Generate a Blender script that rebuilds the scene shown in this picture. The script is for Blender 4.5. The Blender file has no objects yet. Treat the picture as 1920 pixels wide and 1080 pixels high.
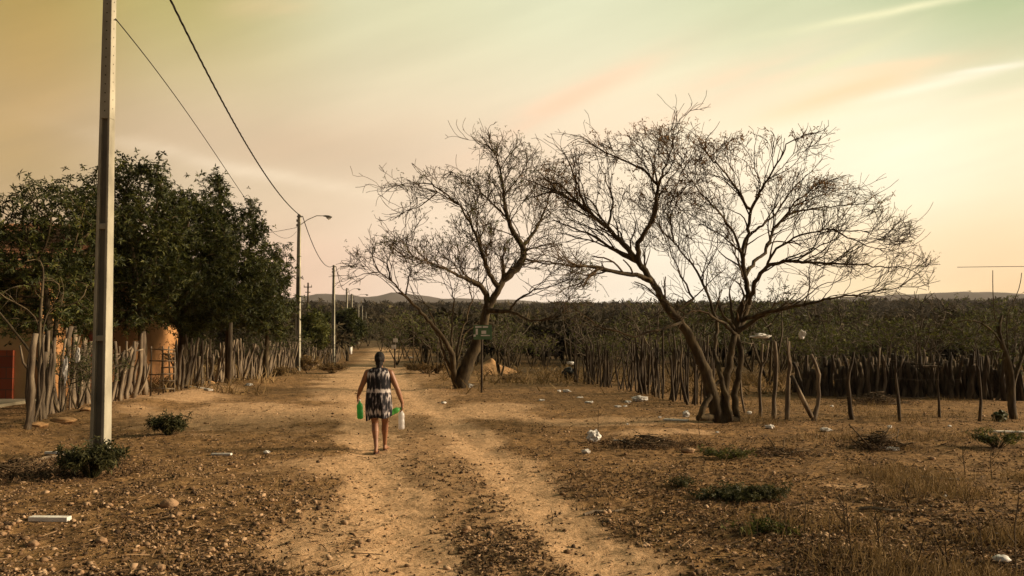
import bpy, bmesh, math, random
import numpy as np
from mathutils import Vector, Matrix
R = math.radians
scn = bpy.context.scene
COL = scn.collection
F = 1660.0; CAMZ = 1.96; TH = math.atan(75 / F)
# ---------------------------------------------------------------- camera
cam = bpy.data.cameras.new('camera'); camo = bpy.data.objects.new('camera', cam); COL.objects.link(camo)
cam.sensor_width = 36; cam.lens = 36 * F / 1920; cam.clip_start = 0.05; cam.clip_end = 9000
camo.location = (0, 0, CAMZ); camo.rotation_euler = (math.pi / 2 + TH, 0, 0)
scn.camera = camo
scn.render.resolution_x = 1024; scn.render.resolution_y = 576
scn.view_settings.view_transform = 'Standard'; scn.view_settings.look = 'None'
scn.view_settings.exposure = 0.62; scn.view_settings.gamma = 1.0

def s2l(c, k=1.0):
    o = []
    for v in c:
        v = v / 255.0
        o.append(k * (v / 12.92 if v < 0.04045 else ((v + 0.055) / 1.055) ** 2.4))
    return (*o, 1.0)
# ---------------------------------------------------------------- sun
SUN_AZ, SUN_EL = R(87), R(20)
sd = Vector((math.sin(SUN_AZ) * math.cos(SUN_EL), math.cos(SUN_AZ) * math.cos(SUN_EL), math.sin(SUN_EL)))
sl = bpy.data.lights.new('sun', 'SUN'); sl.energy = 5.0; sl.angle = R(17); sl.color = (1.0, 0.77, 0.52)
so = bpy.data.objects.new('sun', sl); COL.objects.link(so)
so.rotation_euler = (-sd).to_track_quat('-Z', 'Y').to_euler(); so.location = (60, 10, 40)
# ---------------------------------------------------------------- sky (world)
W = bpy.data.worlds.new('World'); scn.world = W; W.use_nodes = True
nt = W.node_tree; nt.nodes.clear()
def N(t, **k):
    n = nt.nodes.new(t)
    for a, b in k.items(): setattr(n, a, b)
    return n
def L(a, b): nt.links.new(a, b)
def M(op, a, b=None, c=None):
    n = N('ShaderNodeMath', operation=op)
    for i, v in enumerate((a, b, c)):
        if v is None: continue
        if isinstance(v, (int, float)): n.inputs[i].default_value = v
        else: L(v, n.inputs[i])
    return n.outputs[0]
def mixc(f, a, b):
    n = N('ShaderNodeMix', data_type='RGBA')
    for s, v in ((n.inputs[0], f), (n.inputs[6], a), (n.inputs[7], b)):
        if isinstance(v, (int, float)): s.default_value = v
        elif isinstance(v, tuple): s.default_value = v
        else: L(v, s)
    return n.outputs[2]
def smooth(v, a, b):
    n = N('ShaderNodeMapRange', interpolation_type='SMOOTHSTEP'); L(v, n.inputs[0])
    n.inputs[1].default_value = a; n.inputs[2].default_value = b
    return n.outputs[0]
tc = N('ShaderNodeTexCoord'); sp = N('ShaderNodeSeparateXYZ'); L(tc.outputs['Generated'], sp.inputs[0])
az = M('ARCTAN2', sp.outputs[0], sp.outputs[1]); el = M('ARCSINE', sp.outputs[2])
nz = N('ShaderNodeTexNoise'); nz.inputs['Scale'].default_value = 5.0; nz.inputs['Detail'].default_value = 5.0
L(tc.outputs['Generated'], nz.inputs['Vector'])
nv = M('SUBTRACT', nz.outputs['Fac'], 0.5)
nz2 = N('ShaderNodeTexNoise'); nz2.inputs['Scale'].default_value = 9.0; nz2.inputs['Detail'].default_value = 6.0
mp = N('ShaderNodeMapping'); mp.inputs['Scale'].default_value = (0.42, 2.6, 1); mp.vector_type = 'TEXTURE'; mp.inputs['Scale'].default_value = (2.4, .36, 1); mp.inputs['Rotation'].default_value = (0, 0, R(17))
ys_ = M('MAXIMUM', sp.outputs[1], 0.15); cmb = N('ShaderNodeCombineXYZ'); L(M('DIVIDE', sp.outputs[0], ys_), cmb.inputs[0]); L(M('DIVIDE', sp.outputs[2], ys_), cmb.inputs[1]); L(cmb.outputs[0], mp.inputs[0]); L(mp.outputs[0], nz2.inputs['Vector'])
streak = nz2.outputs['Fac']
ysafe = M('MAXIMUM', sp.outputs[1], 0.15)
azn = M('MULTIPLY_ADD', nv, 0.06, M('DIVIDE', sp.outputs[0], ysafe)); eln = M('MULTIPLY_ADD', nv, 0.03, M('DIVIDE', sp.outputs[2], ysafe))
def ramp(stops, fac):
    n = N('ShaderNodeValToRGB'); n.color_ramp.interpolation = 'EASE'
    e = n.color_ramp.elements
    e[0].position = stops[0][0]; e[0].color = stops[0][1]
    e[1].position = stops[-1][0]; e[1].color = stops[-1][1]
    for p, c in stops[1:-1]:
        q = e.new(p); q.color = c
    L(fac, n.inputs[0]); return n.outputs[0]
azf = N('ShaderNodeMapRange'); L(az, azf.inputs[0]); azf.inputs[1].default_value = -1.6; azf.inputs[2].default_value = 1.6
azf = azf.outputs[0]
def P_(px): return (math.atan((px - 960) / F) + 1.6) / 3.2
back = s2l((96, 92, 84))
bot = ramp([(0.0, back), (P_(0), s2l((216, 178, 146))), (P_(500), s2l((236, 196, 168))), (P_(900), s2l((248, 224, 200))), (P_(1350), s2l((255, 244, 222))), (P_(1650), s2l((255, 226, 178))), (P_(1920), s2l((246, 206, 154))), (0.86, s2l((255, 200, 130))), (1.0, s2l((170, 130, 95)))], azf)
mid = ramp([(0.0, back), (P_(0), s2l((176, 150, 108))), (P_(450), s2l((216, 192, 158))), (P_(900), s2l((238, 214, 184))), (P_(1300), s2l((252, 232, 200))), (P_(1700), s2l((253, 240, 208))), (P_(1920), s2l((246, 232, 196))), (0.86, s2l((230, 205, 165))), (1.0, s2l((140, 125, 100)))], azf)
top = ramp([(0.0, back), (P_(0), s2l((150, 130, 62))), (P_(330), s2l((176, 164, 98))), (P_(700), s2l((208, 204, 164))), (P_(1100), s2l((214, 214, 178))), (P_(1500), s2l((200, 205, 164))), (P_(1920), s2l((152, 174, 124))), (1.0, s2l((120, 125, 100)))], azf)
zen = s2l((120, 128, 104))
c = mixc(smooth(el, 0.02, 0.17), bot, mid)
c = mixc(smooth(el, 0.17, 0.37), c, top)
c = mixc(smooth(el, 0.40, 1.2), c, zen)
def blob(c, px, py, ln, ang, w, col, st, st_amt=0.6):
    a0 = (px - 960) / F; e0 = (615 - py) / F; ln /= F; w /= F
    da = M('SUBTRACT', azn, a0); de = M('SUBTRACT', eln, e0)
    ca, sa = math.cos(R(ang)), math.sin(R(ang))
    u = M('ADD', M('MULTIPLY', da, ca / ln), M('MULTIPLY', de, sa / ln))
    v = M('ADD', M('MULTIPLY', da, -sa / w), M('MULTIPLY', de, ca / w))
    g = M('EXPONENT', M('MULTIPLY', M('ADD', M('MULTIPLY', u, u), M('MULTIPLY', v, v)), -1.0))
    s = M('MULTIPLY_ADD', smooth(streak, 0.36, 0.64), st_amt, 1 - st_amt)
    f = M('MULTIPLY', M('MULTIPLY', g, s), st)
    return mixc(f, c, s2l(col))
c = blob(c, 20, 150, 230, 70, 150, (200, 158, 82), .42, .2)
c = blob(c, 560, 275, 480, -7, 60, (196, 166, 134), .5, .25)
c = blob(c, 500, 325, 260, -12, 15, (246, 224, 192), .6, .5)
c = blob(c, 780, 240, 200, 5, 50, (208, 182, 150), .3, .3)
c = blob(c, 1090, 170, 190, 25, 24, (249, 200, 165), .7, .6)
c = blob(c, 1000, 225, 110, 28, 13, (248, 198, 162), .5, .7)
c = blob(c, 1300, 185, 300, 20, 36, (249, 204, 168), .65, .8)
c = blob(c, 1620, 165, 210, 15, 26, (251, 204, 154), .8, .6)
c = blob(c, 1770, 152, 170, 13, 10, (255, 242, 212), .95, .35)
c = blob(c, 1700, 118, 150, 6, 12, (250, 214, 172), .6, .6)
c = blob(c, 1850, 128, 80, 8, 5, (255, 246, 220), .9, .3)
c = blob(c, 1740, 215, 240, 14, 12, (255, 234, 198), .95, .4)
c = blob(c, 1640, 22, 230, 11, 8, (236, 230, 184), .9, .6)
c = blob(c, 1600, 98, 110, 24, 11, (226, 222, 176), .8, .7)
c = blob(c, 480, 8, 90, 0, 20, (228, 194, 146), .6, .5)
c = blob(c, 1750, 460, 260, 4, 60, (252, 208, 160), .4, .3)
c = blob(c, 700, 480, 300, 6, 22, (250, 206, 178), .4, .7)
mod = M('MULTIPLY_ADD', M('SUBTRACT', streak, 0.5), 0.22, 1.0)
mul = N('ShaderNodeVectorMath', operation='SCALE'); L(c, mul.inputs[0]); L(mod, mul.inputs['Scale'])
yb = smooth(sp.outputs[1], -0.5, 0.25)
c2 = mixc(yb, back, mul.outputs[0])
sky = N('ShaderNodeTexSky', sky_type='NISHITA'); sky.sun_disc = False; sky.sun_elevation = SUN_EL; sky.sun_rotation = SUN_AZ
skm = N('ShaderNodeVectorMath', operation='SCALE'); L(sky.outputs[0], skm.inputs[0]); skm.inputs['Scale'].default_value = 0.06
c3 = mixc(0.06, c2, skm.outputs[0])
bg = N('ShaderNodeBackground'); L(c3, bg.inputs[0]); bg.inputs[1].default_value = 0.83
wo = N('ShaderNodeOutputWorld'); L(bg.outputs[0], wo.inputs[0])
# ---------------------------------------------------------------- numbers helpers
def P(px, py, D):
    u = (px - 960) / F; v = (540 - py) / F
    y = math.cos(TH) - v * math.sin(TH); z = math.sin(TH) + v * math.cos(TH)
    k = D / y
    return Vector((u * k, D, CAMZ + z * k))
_rs = np.random.RandomState(5); _T = _rs.rand(256, 256)
def vnoise(x, y):
    xi = np.floor(x).astype(int); yi = np.floor(y).astype(int); fx = x - xi; fy = y - yi
    fx = fx * fx * (3 - 2 * fx); fy = fy * fy * (3 - 2 * fy)
    a = _T[xi % 256, yi % 256]; b = _T[(xi + 1) % 256, yi % 256]; cc = _T[xi % 256, (yi + 1) % 256]; d = _T[(xi + 1) % 256, (yi + 1) % 256]
    return (a * (1 - fx) + b * fx) * (1 - fy) + (cc * (1 - fx) + d * fx) * fy - 0.5
def fbm(x, y, o=4):
    s = 0; a = 1.0
    for i in range(o):
        s = s + a * vnoise(x * 2 ** i + 17.3 * i, y * 2 ** i + 9.1 * i); a *= .5
    return s
def sst(a, b, x):
    t = np.clip((x - a) / (b - a), 0, 1); return t * t * (3 - 2 * t)
def base_h(y, x):
    h = -0.3 * sst(25, 47, y) - 0.9 * sst(47, 75, y)
    r = np.hypot(x, y)
    return h + 0.030 * np.maximum(r - 150, 0) * (1 - sst(700, 1400, r)) + 21 * sst(700, 1400, r)
def flatpt(px, py):
    D = 14.0
    for _ in range(30):
        u = (px - 960) / F; v = (540 - py) / F
        y = math.cos(TH) - v * math.sin(TH); z = math.sin(TH) + v * math.cos(TH)
        h = float(base_h(np.array(D), np.array(u * D)))
        D = 0.5 * D + 0.5 * (h - CAMZ) * y / z
    return (u * D / y, D)
def seg_dist(x, y, pts):
    d = np.full(np.shape(x), 1e9)
    for (ax, ay), (bx, by) in zip(pts[:-1], pts[1:]):
        vx, vy = bx - ax, by - ay; l2 = vx * vx + vy * vy
        t = np.clip(((x - ax) * vx + (y - ay) * vy) / l2, 0, 1)
        d = np.minimum(d, np.hypot(x - ax - t * vx, y - ay - t * vy))
    return d
trackL = [(0.1, -2)] + [(-0.55, 3)] + [flatpt(*q) for q in ((790, 1080), (748, 985), (702, 890), (688, 820), (684, 765), (690, 722), (704, 690), (718, 666))]
trackR = [(2.2, -2), (1.6, 3)] + [flatpt(*q) for q in ((1180, 1080), (1060, 985), (955, 885), (880, 820), (830, 775), (785, 745), (752, 715), (736, 688), (730, 666))]
roadC = [flatpt(*q) for q in ((672, 745), (690, 700), (715, 672), (728, 661), (715, 652), (700, 648))]
roadC += [(-22, 150), (-40, 200)]
sand = [(flatpt(500, 775), 3.6, 3.6), (flatpt(330, 745), 1.8, 3.5), (flatpt(650, 880), 1.1, 1.6), (flatpt(1130, 790), 2.6, 1.0), (flatpt(900, 770), 1.6, 3), (flatpt(1250, 812), 1.6, .6), (flatpt(760, 760), 1.5, 5), (flatpt(600, 1000), .5, 1.5), (flatpt(1600, 912), .6, .3)]
def path_mask(x, y):
    n = fbm(x / 1.3, y / 1.3, 4); n2 = fbm(x / .25, y / .3, 3)
    m = 1 - sst(.30, .72, seg_dist(x, y, trackL) + .45 * n + .12 * n2)
    m = np.maximum(m, 1 - sst(.26, .64, seg_dist(x, y, trackR) + .4 * n + .12 * n2))
    wr = 1.8 + 0.4 * sst(40, 90, y)
    m = np.maximum(m, .95 * (1 - sst(wr * .6, wr * 1.2, seg_dist(x, y, roadC) + 1.2 * n)))
    xm = np.interp(y, [6, 9, 13, 20, 30], [.15, -.25, -1.3, -2.6, -4.2]); m = np.maximum(m, .42 * (1 - sst(.5, 1.1, np.abs(x - xm) + .8 * n)))
    for (cx, cy), rx, ry in sand:
        q = np.hypot((x - cx) / rx, (y - cy) / ry) + .7 * n + .25 * n2
        m = np.maximum(m, .8 * (1 - sst(.55, 1.15, q)))
    return m
def Hm(x, y, m=None):
    x = np.asarray(x, float); y = np.asarray(y, float)
    near = 1 - sst(60, 160, y)
    h = base_h(y, x)
    h = h + near * (.10 * fbm(x / 4, y / 4, 3) + .035 * fbm(x / .7, y / .7, 3) + .030 * fbm(x / .17, y / .14, 3))
    r1 = np.minimum(seg_dist(x, y, trackL), seg_dist(x, y, trackR))
    h = h - .045 * np.exp(-(r1 / .4) ** 2) * (1 - sst(60, 90, y))
    h = h + .16 * np.exp(-((x + 9.3) / .8) ** 2) * (1 - sst(30, 45, y)) * sst(13, 16, y)
    far = sst(160, 400, y); h = h + far * 3.0 * fbm(x / 90, y / 90, 3)
    return h
def H(x, y): return float(Hm(np.array([x]), np.array([y]))[0])
def G(px, py):
    D = flatpt(px, py)[1]
    u = (px - 960) / F; v = (540 - py) / F
    yy = math.cos(TH) - v * math.sin(TH); z = math.sin(TH) + v * math.cos(TH)
    for _ in range(12):
        D = .5 * D + .5 * (H(u * D / yy, D) - CAMZ) * yy / z
    return Vector((u * D / yy, D, H(u * D / yy, D)))
# ---------------------------------------------------------------- mesh helpers
class MB:
    def __init__(s): s.v = []; s.f = []
    def add(s, v, f):
        o = len(s.v); s.v += [tuple(q) for q in v]; s.f += [tuple(i + o for i in q) for q in f]
    def box(s, c, d, rz=0, taper=1.0, rx=0, ry=0):
        m = Matrix.Translation(c) @ Matrix.Rotation(rz, 4, 'Z') @ Matrix.Rotation(ry, 4, 'Y') @ Matrix.Rotation(rx, 4, 'X')
        v = []
        for z in (-.5, .5):
            t = taper if z > 0 else 1
            for x, y in ((-.5, -.5), (.5, -.5), (.5, .5), (-.5, .5)):
                v.append(m @ Vector((x * d[0] * t, y * d[1] * t, z * d[2])))
        s.add(v, [(3, 2, 1, 0), (4, 5, 6, 7), (0, 1, 5, 4), (1, 2, 6, 5), (2, 3, 7, 6), (3, 0, 4, 7)])
    def tube(s, pts, rad, n=6, cap=True, jit=0, rng=random):
        pts = [Vector(p) for p in pts]; k = len(pts); o = len(s.v)
        up = Vector((0.13, 0.31, 0.94)); prev = None
        for i, p in enumerate(pts):
            d = (pts[min(i + 1, k - 1)] - pts[max(i - 1, 0)])
            if d.length < 1e-9: d = Vector((0, 0, 1))
            d.normalize()
            if prev is None:
                a = d.cross(up)
                if a.length < .05: a = d.cross(Vector((1, 0, 0)))
            else:
                a = prev - d * prev.dot(d)
            a.normalize(); prev = a; b = d.cross(a)
            r = rad[i] if hasattr(rad, '__len__') else rad
            for j in range(n):
                t = 2 * math.pi * j / n; rr = r * (1 + (rng.uniform(-jit, jit) if jit else 0))
                q = p + a * (math.cos(t) * rr) + b * (math.sin(t) * rr); s.v.append((q.x, q.y, q.z))
        for i in range(k - 1):
            for j in range(n):
                j2 = (j + 1) % n
                s.f.append((o + i * n + j, o + i * n + j2, o + (i + 1) * n + j2, o + (i + 1) * n + j))
        if cap:
            s.f.append(tuple(o + j for j in range(n))[::-1]); s.f.append(tuple(o + (k - 1) * n + j for j in range(n)))
    def build(s, name, m, parent=None, smooth=False):
        me = bpy.data.meshes.new(name); me.from_pydata(s.v, [], s.f); me.update()
        if smooth: me.polygons.foreach_set('use_smooth', [True] * len(me.polygons))
        return link(name, me, m, parent)
def link(name, me, m, parent=None):
    if m is not None:
        for q in (m if isinstance(m, (list, tuple)) else [m]): me.materials.append(q)
    o = bpy.data.objects.new(name, me); COL.objects.link(o)
    if parent is not None: o.parent = parent
    return o
def np_mesh(name, V, Fc, m, parent=None, smooth=False):
    me = bpy.data.meshes.new(name); k = Fc.shape[1]
    me.vertices.add(len(V)); me.vertices.foreach_set('co', np.ascontiguousarray(V, np.float32).ravel())
    me.loops.add(Fc.size); me.loops.foreach_set('vertex_index', Fc.ravel().astype(np.int32))
    me.polygons.add(len(Fc)); me.polygons.foreach_set('loop_start', np.arange(0, Fc.size, k, dtype=np.int32))
    me.polygons.foreach_set('use_smooth', np.full(len(Fc), smooth, bool))
    me.update(calc_edges=True); me.validate()
    return link(name, me, m, parent)
def rotm(n, rs):
    q = rs.normal(size=(n, 4)); q /= np.linalg.norm(q, axis=1)[:, None]
    w, x, y, z = q.T
    return np.stack([1 - 2 * (y * y + z * z), 2 * (x * y - z * w), 2 * (x * z + y * w), 2 * (x * y + z * w), 1 - 2 * (x * x + z * z), 2 * (y * z - x * w), 2 * (x * z - y * w), 2 * (y * z + x * w), 1 - 2 * (x * x + y * y)], 1).reshape(n, 3, 3)
def rotz(n, rs, tilt=.3):
    a = rs.rand(n) * 6.283; t = rs.normal(size=n) * tilt; b = rs.normal(size=n) * tilt
    ca, sa, ct, st, cb, sb = np.cos(a), np.sin(a), np.cos(t), np.sin(t), np.cos(b), np.sin(b); z = np.zeros(n); o = np.ones(n)
    Z = np.stack([ca, -sa, z, sa, ca, z, z, z, o], 1).reshape(n, 3, 3); X = np.stack([o, z, z, z, ct, -st, z, st, ct], 1).reshape(n, 3, 3)
    Y = np.stack([cb, z, sb, z, o, z, -sb, z, cb], 1).reshape(n, 3, 3)
    return Z @ X @ Y
def inst(tv, tf, pos, rot, scl):
    tv = np.asarray(tv, float); tf = np.asarray(tf, int); n = len(pos)
    scl = np.asarray(scl, float)
    if scl.ndim == 1: scl = np.repeat(scl[:, None], 3, 1)
    V = np.einsum('nij,nkj->nki', rot, tv[None] * scl[:, None, :]) + np.asarray(pos)[:, None, :]
    Fc = tf[None] + (np.arange(n) * len(tv))[:, None, None]
    return V.reshape(-1, 3), Fc.reshape(-1, tf.shape[1])
def empty(name, loc, rz=0):
    o = bpy.data.objects.new(name, None); COL.objects.link(o); o.location = loc; o.rotation_euler = (0, 0, rz); o.empty_display_size = .2
    return o
def tag(o, label=None, cat=None, group=None, kind=None):
    if label: o['label'] = label
    if cat: o['category'] = cat
    if group: o['group'] = group
    if kind: o['kind'] = kind
    return o
def copy_tree(o, parent=None):
    c_ = o.copy(); COL.objects.link(c_)
    if parent is not None: c_.parent = parent
    for ch in list(o.children): copy_tree(ch, c_)
    return c_
# ---------------------------------------------------------------- materials
def mat(name, cols, scale=8, rough=.85, bump=.3, bscale=40, stretch=(1, 1, 1), island=0, transl=0, metal=0, detail=6, coat=0, spec=.3):
    m = bpy.data.materials.new(name); m.use_nodes = True; t = m.node_tree; b = t.nodes['Principled BSDF']
    tcn = t.nodes.new('ShaderNodeTexCoord'); mpn = t.nodes.new('ShaderNodeMapping'); mpn.inputs['Scale'].default_value = stretch
    t.links.new(tcn.outputs['Object'], mpn.inputs[0])
    n = t.nodes.new('ShaderNodeTexNoise'); n.inputs['Scale'].default_value = scale; n.inputs['Detail'].default_value = detail
    t.links.new(mpn.outputs[0], n.inputs['Vector'])
    r = t.nodes.new('ShaderNodeValToRGB'); e = r.color_ramp.elements
    k = len(cols)
    pos = [.3 + .4 * i / max(1, k - 1) for i in range(k)]
    e[0].position = pos[0]; e[0].color = (*cols[0], 1); e[1].position = pos[-1]; e[1].color = (*cols[-1], 1)
    for p_, q in zip(pos[1:-1], cols[1:-1]):
        x = e.new(p_); x.color = (*q, 1)
    fac = n.outputs['Fac']
    if island:
        g = t.nodes.new('ShaderNodeNewGeometry'); mx = t.nodes.new('ShaderNodeMix'); mx.inputs[0].default_value = island
        t.links.new(fac, mx.inputs[2])
        mr = t.nodes.new('ShaderNodeMapRange'); mr.inputs[3].default_value = .25; mr.inputs[4].default_value = .75
        t.links.new(g.outputs['Random Per Island'], mr.inputs[0]); t.links.new(mr.outputs[0], mx.inputs[3]); fac = mx.outputs[0]
    t.links.new(fac, r.inputs[0]); t.links.new(r.outputs[0], b.inputs['Base Color'])
    b.inputs['Roughness'].default_value = rough; b.inputs['Metallic'].default_value = metal; b.inputs['Specular IOR Level'].default_value = spec
    if bump:
        n2 = t.nodes.new('ShaderNodeTexNoise'); n2.inputs['Scale'].default_value = bscale; n2.inputs['Detail'].default_value = 5
        t.links.new(mpn.outputs[0], n2.inputs['Vector'])
        bp = t.nodes.new('ShaderNodeBump'); bp.inputs['Strength'].default_value = bump; bp.inputs['Distance'].default_value = .02
        t.links.new(n2.outputs['Fac'], bp.inputs['Height']); t.links.new(bp.outputs[0], b.inputs['Normal'])
    if transl:
        tr = t.nodes.new('ShaderNodeBsdfTranslucent'); t.links.new(r.outputs[0], tr.inputs[0])
        ms = t.nodes.new('ShaderNodeMixShader'); ms.inputs[0].default_value = transl
        t.links.new(b.outputs[0], ms.inputs[1]); t.links.new(tr.outputs[0], ms.inputs[2])
        t.links.new(ms.outputs[0], t.nodes['Material Output'].inputs[0])
    return m
bark = mat('bark', [(.022, .015, .008), (.062, .044, .022), (.105, .078, .038)], 9, .95, .6, 30, (1, 1, .35))
bark_pale = mat('pale_bark', [(.03, .022, .013), (.10, .075, .042), (.19, .145, .085)], 7, .9, .5, 25, (1, 1, .3))
twig_m = mat('twig_bark', [(.035, .022, .010), (.11, .072, .034)], 3, .95, 0)
twig_warm = mat('grey_scrub_bark', [(.03, .022, .014), (.15, .12, .08)], 3, .95, 0)
post_m = mat('weathered_wood', [(.035, .026, .018), (.15, .115, .078), (.34, .27, .18)], 6, .95, .7, 22, (1, 1, .22))
post_d = mat('dark_stake_wood', [(.016, .012, .008), (.06, .044, .028), (.19, .145, .085)], 5, .95, .7, 22, (1, 1, .22))
leaf_dark = mat('dark_leaf', [(.010, .015, .003), (.036, .045, .008), (.12, .12, .022)], 1.2, .6, 0, island=.6, transl=.22)
leaf_mid = mat('olive_leaf', [(.014, .018, .004), (.068, .078, .016), (.20, .20, .045)], 1.2, .7, 0, island=.6, transl=.25)
leaf_dry = mat('dry_leaf', [(.10, .045, .018), (.22, .12, .045), (.30, .18, .07)], 2, .7, 0, island=.7, transl=.4)
leaf_yel = mat('yellow_green_leaf', [(.06, .065, .014), (.18, .185, .04), (.34, .32, .08)], 2, .7, 0, island=.7, transl=.4)
weed_m = mat('weed_leaf', [(.014, .017, .005), (.050, .052, .016), (.13, .12, .04)], 4, .7, 0, island=.6, transl=.25)
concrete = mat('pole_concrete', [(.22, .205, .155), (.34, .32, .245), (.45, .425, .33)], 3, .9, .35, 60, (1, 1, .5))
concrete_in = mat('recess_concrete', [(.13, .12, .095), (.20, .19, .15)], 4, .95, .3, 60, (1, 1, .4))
hole_shade_m = mat('bolt_hole', [(.01, .01, .008), (.02, .018, .014)], 3, .95, 0)  # near-black colour painted for the shade inside bolt holes
cable_m = mat('cable_rubber', [(.012, .011, .01), (.03, .026, .022)], 3, .7, 0)
metal_m = mat('galvanised_metal', [(.22, .21, .18), (.36, .34, .30)], 6, .5, 0, metal=.7)
white_m = mat('white_plastic', [(.62, .60, .56), (.86, .84, .79)], 9, .5, .2, 14, transl=.15)
glass_m = mat('lamp_glass', [(.6, .58, .5), (.75, .72, .66)], 5, .25, 0)
stone_m = mat('tan_stone', [(.13, .075, .038), (.30, .185, .10), (.48, .33, .20)], 8, .9, .5, 30, island=.5)
pebble_m = mat('pebble_stone', [(.045, .027, .014), (.17, .10, .048), (.44, .30, .18)], 8, .9, .3, 30, island=.85)
litter_m = mat('leaf_litter', [(.022, .013, .007), (.10, .058, .027), (.32, .21, .115)], 8, .9, 0, island=.85, transl=.1)
straw_m = mat('dry_grass', [(.07, .042, .016), (.20, .13, .05), (.32, .22, .10)], 4, .9, 0, island=.8, transl=.25)
sand_m = mat('sand', [(.36, .20, .09), (.52, .31, .14)], 4, .95, .6, 30)
wall_m = mat('orange_plaster', [(.18, .09, .04), (.34, .17, .065), (.42, .22, .085)], .9, .9, .2, 30)
beige_m = mat('beige_plaster', [(.36, .24, .11), (.46, .31, .15)], 2, .9, .2, 30)
tile_m = mat('roof_tile', [(.09, .04, .02), (.20, .09, .045), (.28, .14, .07)], 5, .9, .4, 20, island=.6)
conc_floor = mat('yard_concrete', [(.20, .17, .11), (.28, .24, .16)], 3, .95, .3, 30)
# brick red
def brick_mat():
    m = mat('red_brick', [(.15, .03, .012), (.26, .055, .022)], 3, .7, 0)
    t = m.node_tree; b = t.nodes['Principled BSDF']; br = t.nodes.new('ShaderNodeTexBrick')
    br.inputs['Color1'].default_value = (.17, .035, .014, 1); br.inputs['Color2'].default_value = (.27, .06, .022, 1); br.inputs['Mortar'].default_value = (.10, .05, .03, 1)
    br.inputs['Scale'].default_value = 1.0; br.inputs['Brick Width'].default_value = .42; br.inputs['Row Height'].default_value = .3; br.inputs['Mortar Size'].default_value = .012
    tcn = t.nodes.new('ShaderNodeTexCoord'); mpn = t.nodes.new('ShaderNodeMapping'); mpn.inputs['Rotation'].default_value = (R(90), 0, 0)
    t.links.new(tcn.outputs['Object'], mpn.inputs[0]); t.links.new(mpn.outputs[0], br.inputs['Vector']); t.links.new(br.outputs[0], b.inputs['Base Color'])
    return m
brick_m = brick_mat()
def ground_mat():
    m = bpy.data.materials.new('dry_earth'); m.use_nodes = True; t = m.node_tree; b = t.nodes['Principled BSDF']
    def nn(k, **a):
        q = t.nodes.new(k)
        for x, y in a.items(): setattr(q, x, y)
        return q
    g = nn('ShaderNodeNewGeometry')
    def noise(s, d=8, st=None):
        q = nn('ShaderNodeTexNoise'); q.inputs['Scale'].default_value = s; q.inputs['Detail'].default_value = d; q.inputs['Roughness'].default_value = .65
        if st:
            mm = nn('ShaderNodeMapping'); mm.inputs['Scale'].default_value = st; t.links.new(g.outputs['Position'], mm.inputs[0]); t.links.new(mm.outputs[0], q.inputs['Vector'])
        else: t.links.new(g.outputs['Position'], q.inputs['Vector'])
        return q.outputs['Fac']
    def rmp(f, st):
        q = nn('ShaderNodeValToRGB'); e = q.color_ramp.elements
        e[0].position, e[0].color = st[0][0], (*st[0][1], 1); e[1].position, e[1].color = st[-1][0], (*st[-1][1], 1)
        for p_, c_ in st[1:-1]:
            x = e.new(p_); x.color = (*c_, 1)
        t.links.new(f, q.inputs[0]); return q.outputs[0]
    def mx(f, a, c_, bt='MIX'):
        q = nn('ShaderNodeMix', data_type='RGBA', blend_type=bt)
        if isinstance(f, (int, float)): q.inputs[0].default_value = f
        else: t.links.new(f, q.inputs[0])
        t.links.new(a, q.inputs[6]); t.links.new(c_, q.inputs[7]); return q.outputs[2]
    earth = rmp(noise(1.6, 9), [(.34, (.075, .042, .017)), (.48, (.19, .105, .040)), (.58, (.29, .165, .064)), (.70, (.40, .235, .095))])
    earth2 = rmp(noise(9, 8, (1, 1, 1)), [(.38, (.05, .028, .012)), (.5, (.20, .115, .047)), (.66, (.42, .26, .12))])
    e = mx(.5, earth, earth2)
    sandc = rmp(noise(2.2), [(.3, (.44, .27, .14)), (.55, (.58, .37, .20)), (.75, (.66, .45, .27))])
    sand2 = rmp(noise(16, 6), [(.35, (.22, .125, .06)), (.5, (.56, .355, .19)), (.7, (.70, .48, .29))])
    s = mx(.45, sandc, sand2)
    at = nn('ShaderNodeAttribute'); at.attribute_name = 'path'
    fn = nn('ShaderNodeMath', operation='MULTIPLY_ADD'); t.links.new(noise(5, 6), fn.inputs[0]); fn.inputs[1].default_value = .9; fn.inputs[2].default_value = -.45
    ad = nn('ShaderNodeMath', operation='ADD', use_clamp=True); t.links.new(at.outputs['Fac'], ad.inputs[0]); t.links.new(fn.outputs[0], ad.inputs[1])
    col = mx(ad.outputs[0], e, s)
    far = nn('ShaderNodeAttribute'); far.attribute_name = 'scrub'
    sc = rmp(noise(.12, 8), [(.35, (.045, .03, .014)), (.6, (.10, .07, .03)), (.75, (.15, .11, .045))])
    col = mx(far.outputs['Fac'], col, sc)
    t.links.new(col, b.inputs['Base Color']); b.inputs['Roughness'].default_value = .95; b.inputs['Specular IOR Level'].default_value = .15
    bp = nn('ShaderNodeBump'); bp.inputs['Strength'].default_value = 1.0; bp.inputs['Distance'].default_value = .05
    t.links.new(noise(14, 10), bp.inputs['Height'])
    bp2 = nn('ShaderNodeBump'); bp2.inputs['Strength'].default_value = .6; bp2.inputs['Distance'].default_value = .012
    t.links.new(noise(70, 4), bp2.inputs['Height']); t.links.new(bp.outputs[0], bp2.inputs['Normal'])
    t.links.new(bp2.outputs[0], b.inputs['Normal'])
    return m
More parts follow.
